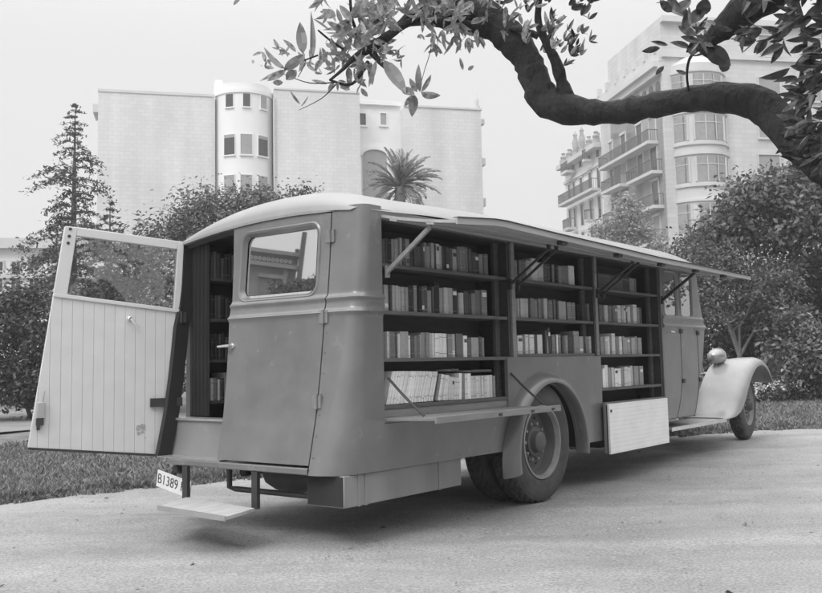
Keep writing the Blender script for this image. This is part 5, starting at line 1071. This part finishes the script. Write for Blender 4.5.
zb_ = [F(648, y)[1] for y in (146, 177, 211, 246, 282)]
cols = [(fx(653), fx(659.5)), (fx(640), fx(645.5)), (fx(624), fx(628.5)), (fx(612), fx(615))]
for i, z in enumerate(zb_):
    for j, (q1, q0) in enumerate(cols):
        xa, xb = sorted((q1, q0)); 
        if j == 1 and i in (2,): continue
        window(BR, xa, xb, z+.02 if j != 1 else z+.9, z+2.35, 'house_pane', 'render_white', 0.02, -.05, False) if 0 else None
        f = MB(); t = .12; zz0 = z+.02 if (j != 1 or i == 0) else z+.7
        f.box(xa-t, xa, -.01, .10, zz0, z+2.5); f.box(xb, xb+t, -.01, .10, zz0, z+2.5); f.box(xa-t, xb+t, -.01, .16, z+2.38, z+2.6); o = f.build('window', 'stone_pale', BR.o); p = MB(); p.box(xa, xb, -.01, .03, zz0, z+2.38); p.build('pane', 'house_pane' if (i+j) % 3 else 'blind', o)
for i, z in enumerate(zb_):
    if i == 0: balcony(BR, *sorted((fx(661), fx(609))), z)
    else: balcony(BR, *sorted((fx(664), fx(637))), z); balcony(BR, *sorted((fx(630), fx(611))), z + (.25 if i == 1 else 0))
# the facade towards us
TR_ = 2.75; 
sx_, sy_ = 0., 0.
BF = Bld('apartment_building', pc_, R(10.2), 'pale street front with rounded bay of wide windows, behind the limb at right')
ztf = BF.px(760, 22)[1]
BF.boxes('street_wall', 'ashlar', [(-.0, 26, .0, 11.9, 0, ztf)])
BF.boxes('cornice', 'stone_pale', [(.0, 26.1, -.5, .0, ztf-.5, ztf), (.0, 26, -.25, .0, BF.px(745, 59)[1]-.15, BF.px(745, 59)[1]+.15)])
for px0, px1 in ((758, 779), (800, 820)):
    for (ya, yb) in ((78, 100), (116, 138), (155, 177), (196, 218), (36, 56)): window(BF, BF.px(px0, ya)[0], BF.px(px1, ya)[0], BF.px(768, yb)[1], BF.px(768, ya)[1], 'blind', 'stone_pale', 0., .12, False)
# rounded bay
tc_ = (BF.px(704, 200)[0], 1.2); 
BT = BF
zrow = [(BF.px(705, y1)[1], BF.px(705, y0)[1]) for y0, y1 in ((79, 101), (119, 143.5), (160, 184.5), (206, 234), (254, 282))]
m = MB(); prof = [(0, TR_)]
for z0, z1 in sorted(zrow): prof += [(z0-.45, TR_), (z0-.42, TR_+.16), (z0-.18, TR_+.16), (z0-.15, TR_-.02), (z1+.15, TR_-.02), (z1+.20, TR_+.14), (z1+.42, TR_+.14), (z1+.45, TR_)]
ztb = BF.px(705, 70)[1]; prof += [(ztb+.2, TR_), (ztb+.3, TR_-.1), (ztb+1.0, TR_-.9), (ztb+1.3, 0)]
m.lathe(prof, 56, 'z', (tc_[0], tc_[1], 0)); m.build('round_bay', 'stone_pale', BF.o)
for z0, z1 in zrow:
    for k, (c, hw) in enumerate(((-52, 14), (4, 31), (62, 12))):
        o = empty('window', (tc_[0], tc_[1], 0)); o.parent = BF.o
        f = MB(); rr = TR_ + .03
        def arcq(r, q): q = R(q); return (r*math.sin(q), -r*math.cos(q))
        qs = np.linspace(c-hw, c+hw, 13)
        pm = MB()
        for qa, qb in zip(qs[:-1], qs[1:]):
            a, b, a_, b_ = arcq(TR_+.02, qa), arcq(TR_+.02, qb), arcq(TR_-.15, qa), arcq(TR_-.15, qb)
            pm.hexa([a+(z0,), b+(z0,), b_+(z0,), a_+(z0,), a+(z1,), b+(z1,), b_+(z1,), a_+(z1,)])
        pm.build('pane', 'curtained', o)
        for q in ([c-hw, c+hw] if hw < 20 else [c-hw, c-hw*.33, c+hw*.33, c+hw]): a = arcq(rr, q); f.bar((a[0], a[1], z0), (a[0], a[1], z1), .14 if q in (c-hw, c+hw) else .07)
        zr_ = z0 + (z1-z0)*.7
        for qa, qb in zip(qs[:-1], qs[1:]): a, b = arcq(rr, qa), arcq(rr, qb); f.bar((a[0], a[1], zr_), (b[0], b[1], zr_), .06)
        f.build('frame', 'stone_pale', o)
# further down the street: a lower ornate house
p3 = BR.p + BR.e*(fl1+.3); BC = Bld('apartment_building', p3, a2, 'further balconied house with statues along its roofline, at the far end of the street')
G = lambda x, y: BC.px(x, y)
zt3 = G(583, 153)[1]; l3 = G(563.5, 200)[0]
BC.boxes('flank_wall', 'render_white', [(.05, l3, -11, -.3, 0, zt3)])
BC.boxes('cornice', 'stone_pale', [(.0, l3+.2, -.3, .7, zt3-.5, zt3), (0, l3, -.3, -.05, zt3-2.2, zt3-1.9)])
for q in np.linspace(.8, l3-.8, 6):
    m = MB(); h_ = 1.5 + (1.4 if abs(q-l3*.5) < 2 else 0); m.lathe([(0, .45), (.5, .45), (.55, .28), (h_*.55, .38), (h_*.75, .18), (h_*.85, .26), (h_, .02)], 10, 'z', (q, .1, zt3)); m.build('roof_statue', 'old_stone', BC.o)
zc3 = [G(583, y)[1] for y in (196, 224, 252)]
c3 = [(G(a, 200)[0], G(b, 200)[0]) for a, b in ((599, 596), (590, 587.5), (581, 578.5), (573.5, 571.5), (568.5, 566.8))]
for i, z in enumerate([zc3[0] + 3.4] + zc3):
    for xa, xb in c3:
        f = MB(); t = .14; f.box(xa-t, xa, -.31, -.2, z, z+2.3); f.box(xb, xb+t, -.31, -.2, z, z+2.3); f.box(xa-t, xb+t, -.31, -.14, z+2.2, z+2.45); o = f.build('window', 'stone_pale', BC.o); p = MB(); p.box(xa, xb, -.31, -.26, z+.02, z+2.2); p.build('pane', 'house_pane', o)
    if i in (1, 3): balcony(BC, .6, l3-.6, z, .9)
    else: balcony(BC, c3[1][0]-.5, c3[0][1]+.6, z, .9); balcony(BC, c3[3][0]-.5, c3[3][1]+.8, z, .9)
# low pale house far left
ph = at(-60, 372, 62); BH = Bld('low_house', ph, R(8), 'low pale house with flat cornice at the left edge behind the conifer', 'house')
z1 = BH.px(20, 241)[1]; xw = BH.px(46, 250)[0]
BH.boxes('wall', 'render_white', [(0, xw+6, 0, 8, 0, z1)]); BH.boxes('cornice', 'stone_pale', [(-.3, xw+6.3, -.5, .0, z1-.55, z1+.15), (0, xw+6, -.2, .0, z1-2.6, z1-2.3)]); BH.boxes('chimney', 'stone_pale', [(BH.px(21, 232)[0], BH.px(26, 232)[0], 2, 2.8, z1, BH.px(23, 229)[1])])
for a in (-30, -5, 12, 30): window(BH, BH.px(a, 270)[0], BH.px(a+8, 270)[0], BH.px(10, 292)[1], BH.px(10, 262)[1], 'house_pane', 'stone_pale', 0., .1)
# house across the garden to the left, only seen mirrored in the rear glass
mk('villa_stone', .27, .8, .12, .5); mk('villa_dark', .10, .8, .2, .5); mk('villa_band', .20, .8, .15, .5)
gn = -U + np.array([0, 0, .0887]); gn /= np.linalg.norm(gn); gp = bw(ar(2.0)+.032, .85, 2.0)
def mir(x, y):
    v = ray(x, y); t = ((gp-CAM) @ gn)/(v @ gn); return CAM + v*t, v - 2*(v @ gn)*gn
hp, hr = mir(285, 265); hh = hr*np.array([1, 1, 0]); hh /= np.linalg.norm(hh); DV = 46.
BV = Bld('villa', hp + hh*DV, math.atan2(hh[1], hh[0]) - PI/2, 'stone villa with pierced parapet and chimney, mirrored in the rear door glass', 'house')
def mv(x, y):
    q, r = mir(x, y); t = ((BV.p - q) @ BV.n)/(r @ BV.n); q = q + r*t - BV.p; return float(q @ BV.e), float(q[2]) + .1
mx_ = lambda x: mv(x, 265)[0]
mz_ = lambda y: mv(285, y)[1]
def vb(name, mat, xa, xb, ya, yb, y0, y1): a, b = sorted((mx_(xa), mx_(xb))); z0, z1 = sorted((mz_(ya), mz_(yb))); BV.boxes(name, mat, [(a, b, y0, y1, z0, z1)])
a, b = sorted((mx_(150), mx_(297))); BV.boxes('wall', 'villa_stone', [(a, b, 0, 9, 0, mz_(258))])
a, b = sorted((mx_(297.1), mx_(420))); BV.boxes('wall', 'villa_stone', [(a, b, .6, 9, 0, mz_(277))])
vb('frieze', 'villa_band', 180, 296, 257, 266, -.06, -.001); vb('cornice', 'villa_stone', 180, 298, 266.2, 270, -.5, -.001); vb('cornice', 'villa_stone', 180, 298, 253, 256.8, -.45, 8)
vb('cornice', 'villa_stone', 297.2, 420, 276, 279, .2, .6); vb('band', 'villa_band', 297.2, 420, 283, 286, .5, .599)
vb('pilaster', 'villa_stone', 284.5, 289, 270.2, 330, -.25, -.001); vb('panel', 'villa_band', 262, 283, 281, 330, -.12, -.002); vb('lintel', 'villa_stone', 260, 284.4, 277, 280.8, -.3, -.003)
vb('chimney', 'villa_dark', 298.2, 303, 233, 330, -.8, .55); vb('chimney', 'villa_dark', 293.5, 298.1, 244, 256, .8, 2.2)
m = MB(); k_ = abs(mx_(262) - mx_(266.4))
for x in np.arange(215, 292, 4.4): m.lathe([(-.02, .42*k_), (.02, .42*k_), (.02, .22*k_), (-.02, .22*k_), (-.02, .42*k_)], 12, 'y', (mx_(x), -.085, mz_(261.5)))
m.build('pierced_parapet', 'render_white', BV.o)
for x in (308, 315, 330, 345, 240, 225): vb('window', 'villa_dark', x, x+4, 288, 296, (.55 if x > 297 else -.05), (.597 if x > 297 else -.002))
for i_, x in enumerate((292, 318)):
    c_ = BV.p + BV.e*mx_(x) - BV.n*4; zt_ = mz_([299, 293, 298, 303][i_]); tree('broadleaf_tree', (c_[0], c_[1]), [((c_[0], c_[1], zt_-1.2), (1.1, 1.1, 1.2), 60, 26), ((c_[0], c_[1], zt_-3.2), (1.5, 1.5, 1.6), 60, 26)], 'leaf_dark', .2, None, f'{["first", "second", "third", "fourth"][i_]} garden tree before the villa mirrored in the rear glass', 'tree', 'trees before the villa', .16, .4)
# ------------------------------------------------------------------ haze
hz_ = MB(); hz_.box(-300, 300, -120, 320, -1.2, 44); hm = bpy.data.materials.new('haze'); hm.use_nodes = True; Nn = hm.node_tree.nodes; Nn.remove(Nn['Principled BSDF'])
pv = Nn.new('ShaderNodeVolumePrincipled'); pv.inputs['Color'].default_value = (.93, .93, .93, 1); pv.inputs['Density'].default_value = .0019; pv.inputs['Anisotropy'].default_value = .2
hm.node_tree.links.new(pv.outputs[0], Nn['Material Output'].inputs['Volume']); MATS['haze'] = hm
if HAZE: tag(hz_.build('haze', 'haze'), 'pale summer haze hanging over the whole garden and street', 'haze', kind='stuff')
